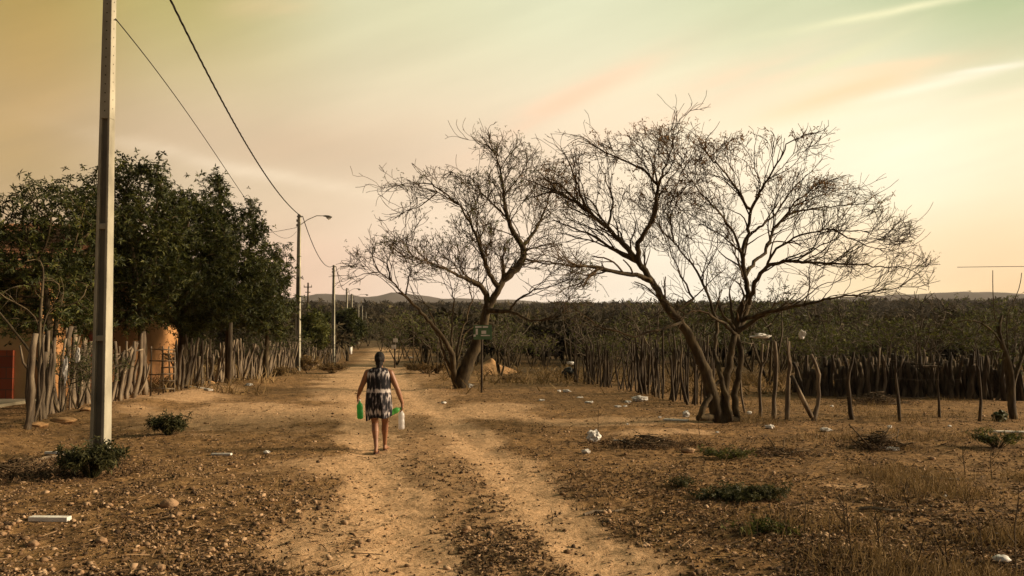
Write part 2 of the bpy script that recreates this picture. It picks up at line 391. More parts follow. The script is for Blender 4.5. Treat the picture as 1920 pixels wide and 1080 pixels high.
# ---------------------------------------------------------------- ground
def axis(lo, hi, step, g, end):
    a = list(np.arange(lo, hi, step)); s = step; v = a[-1]
    while v < end:
        s *= g; v += s; a.append(v)
    return a
ys = axis(4.6, 15, .045, 1.018, 5000); s_ = .3; v_ = 4.6; pre = []
while v_ > -60: v_ -= s_; s_ *= 1.25; pre.append(v_)
ys = np.array(pre[::-1] + ys)
xp = axis(0, 8.5, .05, 1.05, 4500); xs = np.array([-v for v in xp[:0:-1]] + xp)
GX, GY = np.meshgrid(xs, ys)
gp = np.where(GY < 210, path_mask(GX, GY), 0)
GZ = Hm(GX, GY)
V = np.stack([GX.ravel(), GY.ravel(), GZ.ravel()], 1)
nx, ny = len(xs), len(ys); I = np.arange(nx * ny).reshape(ny, nx)
Fc = np.stack([I[:-1, :-1].ravel(), I[:-1, 1:].ravel(), I[1:, 1:].ravel(), I[1:, :-1].ravel()], 1)
gnd = np_mesh('ground', V, Fc, ground_mat(), None, True); tag(gnd, kind='structure')
a_ = gnd.data.attributes.new('path', 'FLOAT', 'POINT'); a_.data.foreach_set('value', gp.ravel().astype(np.float32))
road_x = lambda y: np.interp(y, [p[1] for p in roadC][:4] + [120, 150, 200], [p[0] for p in roadC][:4] + [-17, -22, -40])
scrub = np.maximum(sst(34, 48, GY) * sst(3.5, 6.5, np.abs(GX - road_x(GY))) * .75, sst(120, 170, GY))
a_ = gnd.data.attributes.new('scrub', 'FLOAT', 'POINT'); a_.data.foreach_set('value', scrub.ravel().astype(np.float32))

# hills
def ridge(pts, D, seed, col, depth=700):
    rs = np.random.RandomState(seed)
    pxs = np.linspace(pts[0][0], pts[-1][0], 260); py = np.interp(pxs, [p[0] for p in pts], [p[1] for p in pts])
    py = py + 5 * fbm(pxs / 60.0 + seed, pxs * 0 + seed, 4)
    rows = 16; V = []; nxx = len(pxs)
    for r in range(rows):
        t = r / (rows - 1); prof = math.sin(t * math.pi) ** .8
        for a, b in zip(pxs, py):
            Dn = D + (t - .5) * depth; top_ = CAMZ + (615 - b) / F * D
            z = 12 + (top_ - 12) * prof * (1 + .12 * float(vnoise(np.array(a / 20 + 5 * t), np.array(t * 6 + seed))) * (1 if 0 < t < .45 or t > .55 else 0))
            V.append(((a - 960) / F * D, Dn, z))
    I = np.arange(rows * nxx).reshape(rows, nxx)
    Fc = np.stack([I[:-1, :-1].ravel(), I[:-1, 1:].ravel(), I[1:, 1:].ravel(), I[1:, :-1].ravel()], 1)
    o = np_mesh('hills', np.array(V), Fc, col, None, True); tag(o, kind='structure')
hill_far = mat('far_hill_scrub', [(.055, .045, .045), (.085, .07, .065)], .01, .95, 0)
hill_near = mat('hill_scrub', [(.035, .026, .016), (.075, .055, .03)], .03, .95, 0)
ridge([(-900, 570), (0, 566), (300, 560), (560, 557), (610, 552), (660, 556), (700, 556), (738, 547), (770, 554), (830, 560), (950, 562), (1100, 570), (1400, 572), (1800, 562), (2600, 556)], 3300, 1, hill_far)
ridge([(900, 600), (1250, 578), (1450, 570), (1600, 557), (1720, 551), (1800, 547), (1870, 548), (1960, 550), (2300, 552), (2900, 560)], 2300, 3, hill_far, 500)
ridge([(-600, 605), (200, 600), (500, 596), (620, 590), (700, 592), (800, 582), (1000, 578), (1250, 580), (1500, 575), (1700, 576), (1900, 570), (2500, 570)], 1250, 7, hill_near, 400)

# ---------------------------------------------------------------- tree skeletons (space colonisation)
def grow(guides, attr, step=.13, di=1.1, dk=.26, iters=90, rs=None, tip_r=.007, expo=2.3, trop=(0, 0, .05), jit=.12, twigs=2, twl=.28):
    pos = []; par = []; gr = []
    for pts, r0, r1 in guides:
        pts = [np.array(p, float) for p in pts]
        if not pos: pos.append(pts[0]); par.append(-1); gr.append(r0)
        A = np.array(pos); st = int(np.argmin(((A - pts[0]) ** 2).sum(1))); cur = st
        Ls = [np.linalg.norm(b - a) for a, b in zip(pts[:-1], pts[1:])]; tot = sum(Ls) + 1e-6; acc = 0
        for a, b, l in zip(pts[:-1], pts[1:], Ls):
            k = max(1, int(round(l / step)))
            for i in range(1, k + 1):
                q = a + (b - a) * i / k + rs.normal(size=3) * step * .07
                pos.append(q); par.append(cur); cur = len(pos) - 1; gr.append(r0 + (r1 - r0) * (acc + l * i / k) / tot)
            acc += l
    ng = len(pos)
    attr = np.array(attr); A = np.array(pos)
    d2 = ((attr[:, None] - A[None]) ** 2).sum(2); near = d2.argmin(1); dm = np.sqrt(d2.min(1)); alive = dm > dk
    used = {}
    for it in range(iters):
        act = np.where(alive & (dm < di * (1.6 if it < 3 else 1)))[0]
        if len(act) == 0:
            act = np.where(alive)[0]
            if len(act) < 5: break
            act = act[dm[act] < di * 2.5]
            if len(act) == 0: break
        Pn = np.array(pos); ids, inv = np.unique(near[act], return_inverse=True)
        dv = attr[act] - Pn[near[act]]; dv /= np.linalg.norm(dv, axis=1)[:, None] + 1e-9
        acc = np.zeros((len(ids), 3)); np.add.at(acc, inv, dv)
        acc /= np.linalg.norm(acc, axis=1)[:, None] + 1e-9
        acc += np.array(trop) + rs.normal(size=acc.shape) * jit
        acc /= np.linalg.norm(acc, axis=1)[:, None] + 1e-9
        newi = []
        rep_ = act[rs.permutation(len(act))]; pick = dict(zip(near[rep_].tolist(), rep_.tolist()))
        for k, i in enumerate(ids):
            u_ = used.get(int(i), 0)
            if u_ >= 2:
                if u_ > 7:
                    alive[(near == i) & alive] = False; continue
                q_ = attr[pick[int(i)]] - Pn[i]; acc[k] = q_ / (np.linalg.norm(q_) + 1e-9)
            used[int(i)] = u_ + 1
            pos.append(Pn[i] + acc[k] * step); par.append(int(i)); newi.append(len(pos) - 1)
        if not newi: continue
        NA = np.array([pos[i] for i in newi]); al = np.where(alive)[0]
        for s0 in range(0, len(al), 2000):
            q = al[s0:s0 + 2000]
            d2 = ((attr[q][:, None] - NA[None]) ** 2).sum(2); j = d2.argmin(1); d = np.sqrt(d2.min(1)); up = d < dm[q]
            dm[q[up]] = d[up]; near[q[up]] = np.array(newi)[j[up]]
        alive &= dm > dk
    n0 = len(pos); kids = [0] * n0
    for p_ in par:
        if p_ >= 0: kids[p_] += 1
    tips = [i for i in range(ng, n0) if kids[i] == 0]
    for i in range(ng, n0):
        if kids[i] == 0 or (twigs and rs.rand() < .28):
            d = pos[i] - pos[par[i]]; d /= np.linalg.norm(d) + 1e-9
            for k in range(twigs if kids[i] == 0 else 1):
                v = d + rs.normal(size=3) * .55; v /= np.linalg.norm(v); cur = i; l = twl * rs.uniform(.5, 1.2)
                for s in range(2):
                    v = v + rs.normal(size=3) * .25; v[2] += .06; v /= np.linalg.norm(v)
                    pos.append(pos[cur] + v * l / 2); par.append(cur); cur = len(pos) - 1
    n = len(pos); acc = np.zeros(n)
    ch = [[] for _ in range(n)]
    for i, p_ in enumerate(par):
        if p_ >= 0: ch[p_].append(i)
    rad = np.zeros(n)
    for i in range(n - 1, -1, -1):
        if not ch[i]: acc[i] = tip_r ** expo
        rad[i] = acc[i] ** (1 / expo)
        if par[i] >= 0: acc[par[i]] += acc[i]
    for i in range(ng): rad[i] = gr[i] if gr[i] > .03 else max(gr[i], min(rad[i], .03))
    for i in range(ng, n):
        rad[i] = min(rad[i], rad[par[i]] * .95)
    Q = np.array(pos)
    for _ in range(2):
        S = Q.copy()
        for i in range(1, n):
            if ch[i] and par[i] >= 0: S[i] = .5 * Q[i] + .25 * Q[par[i]] + .25 * Q[ch[i][0]]
        Q = S
    return Q, par, ch, rad, ng, tips
def grow2(guides, lobes, D, rs, step=.12, L0=1.5, maxlvl=4, tip_r=.006, zmin=2.5, p0=.3, pl=(.30, .26, .2), up=.03):
    C_ = []; Rr = []
    for cx, cy, rx, ry, off, rd in lobes:
        sc = (D + off) / F; C_.append(P(cx, cy, D + off)); Rr.append((rx * sc * 1.05, rd, ry * sc * 1.08))
    C_ = np.array([tuple(q) for q in C_]); Rr = np.array(Rr)
    pos = []; par = []; rad = []; st = []
    ctr = np.array(guides[0][0][0])
    def unit(v): return v / (math.sqrt(float(v @ v)) + 1e-9)
    for gi, (pts, r0, r1) in enumerate(guides):
        pts = [np.array(p, float) for p in pts]
        if not pos: pos.append(pts[0]); par.append(-1); rad.append(r0); cur = 0
        else: A = np.array(pos); cur = int(np.argmin(((A - pts[0]) ** 2).sum(1)))
        Ls = [np.linalg.norm(b - a) for a, b in zip(pts[:-1], pts[1:])]; tot = sum(Ls); acc = 0
        for a, b, l in zip(pts[:-1], pts[1:], Ls):
            k = max(1, int(round(l / step))); d = unit(b - a)
            for i in range(1, k + 1):
                t = (acc + l * i / k) / tot; q = a + (b - a) * i / k + rs.normal(size=3) * step * .10
                pos.append(q); par.append(cur); cur = len(pos) - 1; r = r1 + (r0 - r1) * (1 - t) ** 1.25; rad.append(r)
                if q[2] > zmin and t > .18 and rs.rand() < p0 * (1 if r0 > .04 else .8): st.append((cur, d, L0 * rs.uniform(.5, 1.25) * (1.1 - .45 * t), min(r * .55, .022), 1, 0.95))
            acc += l
        for _ in range(3): st.append((cur, d, L0 * rs.uniform(.4, .7), r1 * .9, 1, .7))
    ng = len(pos); tips = []
    while st:
        node, d, Lb, r, lv, wide = st.pop()
        a = rs.normal(size=3); a = unit(a - d * float(a @ d)); ang = rs.uniform(.35, .75) * (wide if lv == 1 else .9)
        d = unit(d * math.cos(ang) + a * math.sin(ang)); d[2] += .05
        n = max(2, int(Lb / step)); cur = node; curl = rs.normal(size=3) * .05; rn = r
        for i in range(n):
            p_ = pos[cur]; out = unit(p_ - ctr - np.array([0, 0, .5]))
            d = d + rs.normal(size=3) * .19 + curl + out * .05; d[2] = (d[2] + up) * .955
            q_ = ((p_ + d * step - C_) / Rr) ** 2; q_ = q_.sum(1); j = int(q_.argmin())
            if q_[j] > 1:
                if lv > 1 and rs.rand() < .45: break
                if lv == 1 and i > 3 and rs.rand() < .25: break
                d = unit(d) + unit(C_[j] - p_) * .07 * min(2, q_[j])
            d = unit(d); pos.append(p_ + d * step); par.append(cur); cur = len(pos) - 1
            rn = max(tip_r, r * (1 - .75 * (i + 1) / n)); rad.append(rn)
            if lv < maxlvl and i > 0 and rs.rand() < pl[lv - 1]:
                st.append((cur, d.copy(), Lb * (1 - .45 * i / n) * rs.uniform(.35, .7), rn * .75, lv + 1, 1))
        if lv < maxlvl:
            for _ in range(2):
                if q_[j] < 1.35: st.append((cur, d.copy(), Lb * rs.uniform(.3, .55), rn * .9, lv + 1, .8))
        else: tips.append(cur)
    n = len(pos); ch = [[] for _ in range(n)]
    for i, p_ in enumerate(par):
        if p_ >= 0: ch[p_].append(i)
    return np.array(pos), par, ch, np.array(rad), ng, tips
def skel_mesh(sk, nm_trunk, nm_br, mt, mb, parent, thr=.028):
    Q, par, ch, rad, ng, tips = sk
    A, B = MB(), MB(); st = [(0, -1)]
    while st:
        i, p_ = st.pop(); pts = []; rr = []
        if p_ >= 0: pts.append(Q[p_]); rr.append(min(rad[p_], rad[i] * 1.15))
        while True:
            pts.append(Q[i]); rr.append(rad[i])
            c_ = sorted(ch[i], key=lambda k: -rad[k])
            if not c_: break
            for k in c_[1:]: st.append((k, i))
            i = c_[0]
        # split thick / thin
        k = sum(1 for r_ in rr if r_ > thr)
        if k > 1: A.tube(pts[:k + 1], rr[:k + 1], 9 if max(rr) > .06 else 6, jit=.07)
        if len(pts) - k > 1 or k <= 1:
            s0 = max(0, k - 1) if k > 1 else 0
            B.tube(pts[s0:], rr[s0:], 5 if rr[s0] > .015 else 3)
    a = A.build(nm_trunk, mt, parent, True); b = B.build(nm_br, mb, parent, True)
    return a, b
def lobes_px(lobes, D, n, rs, dens=1.0):
    out = []; w = np.array([l[2] * l[3] * l[5] for l in lobes], float); w /= w.sum()
    for l, k in zip(lobes, rs.multinomial(n, w)):
        cx, cy, rx, ry, off, rd = l; c_ = P(cx, cy, D + off); sc = (D + off) / F
        q = rs.normal(size=(k, 3)); q /= np.linalg.norm(q, axis=1)[:, None]; q *= (rs.rand(k, 1) ** .38)
        out.append(q * np.array([rx * sc, rd, ry * sc]) + np.array(c_))
    return np.concatenate(out)
def guide(pts, D, r0, r1):
    return ([tuple(P(p[0], p[1], D + (p[2] if len(p) > 2 else 0))) for p in pts], r0, r1)
def shift_skel(sk, base):
    return (sk[0] - np.array(base),) + sk[1:]
# leaflets
leaflet = np.array([(0, 0, 0), (.16, .45, -.06), (0, 1, -.3), (-.16, .45, -.06)])
def tuft(n, rs, droop=.5):
    vs, fs = [], []
    for k in range(n):
        a = 2 * math.pi * k / n + rs.rand(); el_ = rs.uniform(-droop, .7)
        m = Matrix.Rotation(a, 3, 'Z') @ Matrix.Rotation(el_, 3, 'X')
        s = rs.uniform(.6, 1.1)
        fs.append([len(vs) + j for j in range(4)]); vs += [tuple(m @ Vector(p) * s) for p in leaflet]
    return np.array(vs), np.array(fs)
def leaves(name, pts, size, rs, m, parent, nl=8, per=1, spread=.15, smin=.6):
    if per > 1: pts = np.repeat(pts, per, 0)
    pts = pts + rs.normal(size=pts.shape) * spread
    tv, tf = tuft(nl, rs)
    V, Fc = inst(tv, tf, pts, rotz(len(pts), rs, .6), size * rs.uniform(smin, 1.25, len(pts)))
    return np_mesh(name, V, Fc, m, parent)

# ---------------------------------------------------------------- the two bare trees
rs = np.random.RandomState(11)
D = 29.2; bA = G(862, 726)
tA = empty('bare_tree', bA); tag(tA, 'leafless spreading tree with dark leaning trunk beside the track, behind the small signboard', 'tree', 'large leafless trees')
gA = [guide([(862, 730), (872, 695), (890, 655), (906, 610), (914, 580), (930, 548), (944, 525, .2)], D, .27, .17),
      guide([(944, 525, .2), (968, 505, .3), (982, 485, .4), (981, 462, .5), (963, 437, .5), (951, 408, .4), (944, 370, .3), (940, 320, .2), (925, 285, .1)], D, .15, .035),
      guide([(981, 462, .5), (1000, 440, .8), (1020, 400, 1.1), (1032, 360, 1.3)], D, .07, .03),
      guide([(914, 580), (912, 552), (898, 532, -.4), (868, 520, -.9), (835, 505, -1.3), (800, 490, -1.6)], D, .12, .03),
      guide([(935, 540, .1), (918, 515, -.3), (905, 480, -.5), (890, 430, -.6), (862, 385, -.7), (820, 360, -.8)], D, .09, .03),
      guide([(914, 582), (935, 584, -.3), (955, 583, -.6), (978, 592, -.9), (990, 600, -1.1), (1012, 601, -1.3)], D, .10, .04),
      guide([(1012, 601, -1.3), (1035, 595, -1.5), (1050, 580, -1.7)], D, .035, .02),
      guide([(952, 583, -.6), (975, 560, -.8), (1000, 545, -1), (1040, 535, -1.2)], D, .05, .02),
      guide([(857, 726), (850, 700, -.2), (848, 665, -.4), (835, 640, -.5), (812, 612, -.6), (785, 580, -.8), (760, 555, -.9), (735, 528, -1.1), (712, 510, -1.2)], D, .12, .03),
      guide([(850, 700, -.2), (836, 672, -.3), (826, 640, -.4), (812, 600, -.3), (800, 570, -.2)], D, .06, .025),
      guide([(852, 695, 0), (858, 650, .2), (870, 610, .4), (885, 565, .6), (880, 530, .8)], D, .06, .025),
      guide([(852, 700, 0), (862, 660, .3), (872, 625, .6), (900, 600, .8)], D, .045, .02),
      guide([(848, 665, -.4), (846, 620, -.2), (852, 570, 0), (842, 520, .2)], D, .05, .02)]
lA = [(765, 362, 48, 20, -.7, .8), (835, 352, 60, 25, -.5, 1.2), (775, 405, 34, 14, -1, .7), (930, 275, 48, 22, .2, .9), (965, 305, 45, 30, .4, 1.2),
      (900, 370, 55, 36, 0, 1.4), (985, 365, 50, 45, .6, 1.5), (1035, 335, 40, 30, 1.1, 1.2), (880, 430, 60, 40, -.2, 1.5), (1000, 430, 50, 40, .5, 1.4), (1040, 390, 45, 35, 1, 1.2),
      (700, 490, 45, 22, -1.2, .9), (685, 522, 32, 16, -1.3, .8), (755, 475, 60, 24, -1.2, 1.2), (745, 515, 50, 20, -1, 1.0), (815, 455, 50, 26, -.8, 1.2), (810, 500, 60, 35, -.8, 1.5), (855, 490, 50, 40, -.4, 1.4),
      (920, 490, 50, 40, 0, 1.5), (1010, 500, 60, 28, -.2, 1.2), (1060, 520, 50, 30, -1, 1.2), (1010, 560, 60, 20, -1, 1.0), (1060, 570, 45, 22, -1.5, .9), (840, 550, 55, 30, -.2, 1.2), (800, 560, 40, 25, -.5, 1.0)]
gA += [guide(p_, D, r_, .011) for p_, r_ in (([(862, 385, -.7), (810, 345, -.8), (760, 345, -.9), (720, 352, -1)], .035), ([(820, 360, -.8), (790, 385, -1), (755, 400, -1.1)], .03), ([(951, 408, .4), (910, 370, .6), (880, 330, .7), (850, 330, .7)], .04),
  ([(925, 285, .1), (905, 268, 0), (880, 262, 0)], .02), ([(944, 370, .3), (975, 330, .5), (990, 300, .7)], .035), ([(735, 528, -1.1), (725, 495, -1.1), (700, 480, -1.2), (675, 490, -1.2)], .03), ([(712, 510, -1.2), (690, 512, -1.3), (662, 520, -1.3)], .025), ([(760, 555, -.9), (770, 510, -.8), (755, 475, -.8)], .03),
  ([(981, 470, .5), (1020, 460, .3), (1060, 455, .2)], .035), ([(990, 488, .3), (1030, 495, 0), (1070, 500, -.2)], .035), ([(800, 490, -1.6), (780, 465, -1.6), (750, 455, -1.6)], .025))]
gA = [(g_[0], g_[1], g_[2] * .6) for g_ in gA]
sk = shift_skel(grow2(gA, lA, D, rs, .16, 2.0, 4, .0075, 2.7, .85, (.40, .34, .22), .02), bA)
skel_mesh(sk, 'trunk', 'branches', bark, twig_m, tA, .03)
tipA = np.array([sk[0][i] for i in sk[5]])
sel = rs.rand(len(tipA)) < .8
leaves('sparse_leaves', tipA[sel], .085, rs, leaf_mid, tA, 4, 1, .12)

rs = np.random.RandomState(21)
D = 18.3; bB = G(1352, 796)
tB = empty('bare_tree', bB); tag(tB, 'large umbrella-shaped leafless tree with several crossing trunks, right of the track', 'tree', 'large leafless trees')
gB_extra = [([(1080, 378), (1055, 350, .3), (1020, 335, .6), (1000, 345, .9)], .03), ([(1105, 400), (1085, 355, -.4), (1072, 318, -.7), (1055, 285, -.8)], .03), ([(1140, 428), (1150, 380, .4), (1135, 330, .8), (1120, 300, 1)], .03),
            ([(1408, 438, .4), (1450, 405, .6), (1490, 350, .8), (1520, 322, .8)], .03), ([(1560, 430, -1.1), (1600, 450, -1), (1650, 470, -1.1)], .02), ([(1450, 430, 1.2), (1490, 380, 1), (1530, 350, 1), (1590, 355, 1)], .025), ([(1010, 488, -1.2), (990, 495, -1.4), (965, 505, -1.5)], .02), ([(1122, 503, -.7), (1090, 530, -1), (1050, 545, -1.2)], .025), ([(1262, 455, 1.2), (1255, 390, 1.3), (1275, 330, 1.2)], .025), ([(1391, 474, .4), (1350, 440, .9), (1320, 420, 1.3)], .025)]
gB = [guide([(1352, 798), (1340, 760), (1332, 720), (1316, 680), (1298, 640), (1280, 610), (1262, 590), (1248, 570), (1222, 527), (1196, 492), (1168, 455), (1140, 428), (1105, 400), (1078, 378), (1050, 362)], D, .17, .035),
      guide([(1306, 793, -.25), (1318, 765, -.2), (1334, 735, -.05)], D, .085, .075),
      guide([(1362, 796), (1358, 740, .1), (1366, 690, .15), (1372, 650, .2), (1380, 625, .3)], D, .11, .09),
      guide([(1384, 798, .15), (1376, 740, .2), (1388, 690, .2), (1389, 655, .25), (1380, 625, .3)], D, .09, .075),
      guide([(1372, 797, -.1), (1362, 745, -.05), (1350, 700, .1), (1340, 660, .5), (1345, 610, .8), (1330, 560, 1), (1301, 498, 1.2), (1262, 455, 1.2), (1240, 430, 1.2)], D, .065, .02),
      guide([(1380, 625, .3), (1392, 600, .4), (1404, 570, .5), (1400, 530, .5), (1391, 474, .4), (1402, 440, .4), (1407, 396, .4), (1380, 350, .3), (1352, 315, .2), (1322, 284, .1)], D, .085, .02),
      guide([(1407, 396, .4), (1425, 360, .1), (1440, 335, -.1), (1462, 298, -.3), (1476, 270, -.4), (1500, 258, -.4)], D, .035, .015),
      guide([(1404, 570, .5), (1415, 530, .1), (1436, 500, -.2), (1470, 490, -.5), (1548, 494, -.8), (1610, 496, -1), (1676, 502, -1.1)], D, .055, .014),
      guide([(1398, 515, .5), (1415, 490, .7), (1434, 474, .9), (1450, 430, 1.2), (1480, 400, 1.4), (1548, 387, 1.6), (1620, 382, 1.7)], D, .045, .014),
      guide([(1436, 500, -.2), (1455, 465, -.5), (1500, 440, -.8), (1560, 430, -1.1), (1620, 432, -1.2)], D, .03, .012),
      guide([(1391, 474, .4), (1372, 430, .2), (1345, 395, 0), (1318, 368, -.1), (1290, 330, -.2)], D, .035, .012),
      guide([(1392, 600, .4), (1420, 590, -.2), (1463, 580, -.7), (1505, 572, -1), (1548, 562, -1.2), (1620, 550, -1.4), (1690, 540, -1.5)], D, .05, .013),
      guide([(1380, 628, .3), (1360, 608, .0), (1335, 592, -.3), (1312, 583, -.5), (1297, 583, -.6), (1283, 590, -.7)], D, .04, .02),
      guide([(1283, 605, 0), (1264, 608, -.3), (1240, 618, -.5), (1190, 631, -.8), (1160, 624, -1), (1122, 613, -1.1)], D, .035, .018),
      guide([(1196, 492), (1195, 455, -.2), (1218, 422, -.3), (1230, 392, -.3), (1232, 345, -.3), (1204, 315, -.4), (1170, 302, -.5), (1135, 285, -.6), (1108, 272, -.6)], D, .06, .015),
      guide([(1232, 345, -.3), (1250, 310, -.4), (1262, 270, -.5), (1265, 240, -.5)], D, .025, .01),
      guide([(1222, 527), (1186, 515, -.3), (1122, 503, -.7), (1060, 496, -1), (1010, 488, -1.2)], D, .06, .015),
      guide([(1196, 492), (1144, 464, .4), (1110, 440, .7), (1080, 430, .9), (1040, 415, 1.1)], D, .05, .015),
      guide([(1262, 590), (1300, 560, .5), (1270, 500, .8), (1242, 440, 1)], D, .035, .012)]
lB = [(1050, 345, 42, 34, .2, .9), (1085, 330, 50, 40, -.2, 1.0), (1120, 390, 60, 60, 0, 1.2), (1040, 400, 34, 34, .9, .8), (1160, 300, 56, 34, -.5, 1.0), (1210, 285, 50, 38, -.4, 1.0), (1262, 285, 42, 42, -.4, .9),
      (1230, 360, 70, 50, -.3, 1.3), (1170, 430, 60, 40, .2, 1.2), (1095, 450, 60, 30, .7, 1.0), (1040, 480, 50, 22, -1, .8), (1110, 515, 70, 22, -.8, 1.0), (1250, 450, 50, 50, .8, 1.2), (1290, 400, 50, 60, .4, 1.2),
      (1340, 300, 45, 34, .1, 1.0), (1395, 290, 55, 34, 0, 1.1), (1450, 300, 50, 34, -.3, 1.0), (1500, 275, 42, 22, -.4, .8), (1340, 360, 50, 40, 0, 1.2), (1410, 370, 60, 45, .4, 1.4), (1480, 370, 55, 40, .8, 1.3),
      (1545, 365, 55, 28, 1.4, 1.1), (1605, 395, 50, 30, 1.4, 1.1), (1560, 420, 70, 34, .2, 1.5), (1640, 440, 48, 36, -.6, 1.2), (1500, 450, 60, 40, -.4, 1.5), (1620, 490, 60, 30, -1, 1.1), (1685, 500, 42, 24, -1, .8), (1705, 528, 38, 12, -1.3, .6),
      (1560, 500, 70, 30, -.8, 1.3), (1480, 530, 60, 28, -.6, 1.2), (1600, 540, 80, 16, -1.3, .8), (1340, 450, 50, 45, .6, 1.2), (1300, 520, 45, 40, .8, 1.1), (1350, 530, 45, 40, .5, 1.0), (1440, 440, 50, 45, .4, 1.3),
      (1190, 560, 60, 24, 0, .9), (1150, 600, 50, 14, -.8, .6), (1280, 555, 50, 30, .2, .9), (1440, 590, 70, 22, -.5, .9), (1530, 590, 60, 16, -1, .7)]
gB += [guide(p_, D, r_, .009) for p_, r_ in gB_extra]
gB = [(g_[0], g_[1] * (.85 if g_[1] > .08 else 1), g_[2] * .75) for g_ in gB]
sk = shift_skel(grow2(gB, lB, D, rs, .12, 1.6, 4, .0048, 2.2, .66, (.40, .34, .22), .02), bB)
skel_mesh(sk, 'trunk', 'branches', bark, twig_m, tB, .024)
tips = np.array([sk[0][i] for i in sk[5]]); loc = tips + np.array(bB)
hi = (loc[:, 2] > 4.6) & (rs.rand(len(tips)) < .8); lo = (loc[:, 2] < 4.6) & (rs.rand(len(tips)) < .8)
leaves('dry_leaves', tips[hi], .07, rs, leaf_dry, tB, 4, 1, .08)
leaves('sparse_leaves', tips[lo], .045, rs, leaf_yel, tB, 4, 1, .08)

# ---------------------------------------------------------------- leafy trees behind the left fence
def leafy(name, label, group, bpx, D, lobes, guides, natt, seed, m, lsize, per, nl=8, tip=.012, spread=.16, thr=.04, bk=bark):
    rs = np.random.RandomState(seed); X = P(bpx, 600, D).x; b = Vector((X, D, H(X, D) - .03))
    t = empty(name, b); tag(t, label, 'tree', group)
    g = [([(b.x, b.y, b.z)] + [tuple(P(*q[:2], D + (q[2] if len(q) > 2 else 0))) for q in gg[0]], gg[1], gg[2]) for gg in guides]
    att = lobes_px(lobes, D, natt, rs)
    sk = shift_skel(grow(g, att, .22, 1.5, .38, 60, rs, tip, 2.3, (0, 0, .06), .15, 1, .3), b)
    skel_mesh(sk, 'trunk', 'branches', bk, bk, t, thr)
    Q = sk[0]; n = len(Q); ids = np.array([i for i in range(sk[4], n) if sk[3][i] < .03])
    leaves('foliage', Q[ids], lsize, rs, m, t, nl, per, spread)
    return t
GL = 'leafy trees behind the left fence'
leafy('leafy_tree', 'loose airy dark tree at the left edge, left of the nearest utility pole', GL, 92, 21.6,
      [(60, 610, 60, 18, 0, 1.0), (140, 605, 50, 20, .2, 1.0), (-30, 540, 60, 60, 0, 1.2), (30, 430, 60, 45, 0, 1.2), (95, 385, 60, 45, .3, 1.2), (150, 400, 50, 55, .5, 1.2), (60, 500, 80, 50, 0, 1.4), (140, 500, 60, 60, .5, 1.3), (-40, 470, 60, 60, 0, 1.3), (20, 570, 60, 30, .5, 1), (120, 575, 60, 35, .6, 1)],
      [([(92, 600), (85, 540), (70, 480)], .12, .06), ([(110, 560, .2), (130, 500, .4)], .07, .04)], 2200, 31, leaf_dark, .15, 4)
leafy('leafy_tree', 'tallest dark leafy tree behind the left fence, just right of the near utility pole', GL, 268, 27,
      [(215, 350, 42, 40, 0, 1.2), (238, 312, 22, 24, 0, .8), (275, 345, 40, 40, .3, 1.1), (298, 326, 20, 26, 0, .8), (290, 420, 60, 60, 0, 1.6), (205, 430, 60, 70, .3, 1.6), (170, 350, 20, 20, 0, .7), (230, 530, 80, 60, 0, 1.7), (310, 520, 60, 60, .2, 1.6), (265, 595, 60, 18, .4, 1.3), (150, 600, 60, 28, -1.2, 1.0), (215, 600, 40, 14, -.6, .9), (200, 560, 70, 40, -.6, 1.3)],
      [([(268, 640), (262, 580), (250, 500), (240, 420)], .15, .06), ([(262, 580), (290, 520, .4), (295, 440, .5)], .09, .04)], 1700, 32, leaf_dark, .15, 6)
leafy('leafy_tree', 'rounded dark green tree with thick trunk in the middle of the left tree row', GL, 343, 29.5,
      [(345, 385, 40, 32, 0, 1.2), (385, 400, 30, 30, 0, 1.0), (340, 460, 60, 55, 0, 1.6), (400, 470, 50, 50, .2, 1.5), (350, 545, 70, 55, 0, 1.7), (410, 560, 50, 45, 0, 1.4), (350, 605, 60, 20, 0, 1.2)],
      [([(343, 650), (345, 580), (350, 500), (352, 440)], .20, .07), ([(345, 600), (380, 530, .3), (395, 470, .4)], .09, .04)], 1300, 33, leaf_dark, .155, 6)
leafy('leafy_tree', 'dark tree with pointed top in the left row, against the sky', GL, 430, 31.5,
      [(408, 348, 20, 32, 0, .8), (412, 385, 32, 25, 0, .9), (415, 430, 48, 42, 0, 1.3), (470, 395, 28, 26, 0, .8), (470, 440, 36, 38, .2, 1.1), (430, 500, 65, 50, 0, 1.6), (480, 530, 50, 50, .2, 1.4), (430, 580, 70, 40, 0, 1.5), (490, 590, 40, 28, 0, 1.0)],
      [([(430, 650), (430, 590), (425, 500), (415, 420)], .15, .06), ([(430, 600), (460, 530, .3), (468, 460, .4)], .08, .04)], 1400, 34, leaf_dark, .16, 6)
leafy('leafy_tree', 'low dark leafy tree ending the left row, touching the second utility pole', GL, 500, 36,
      [(515, 480, 30, 24, 0, 1.0), (535, 505, 20, 26, .2, .8), (500, 530, 45, 40, 0, 1.4), (528, 570, 28, 34, 0, 1.1), (490, 590, 45, 34, 0, 1.3), (520, 615, 24, 20, 0, .8)],
      [([(500, 640), (503, 580), (508, 520)], .12, .05)], 700, 35, leaf_dark, .16, 4)
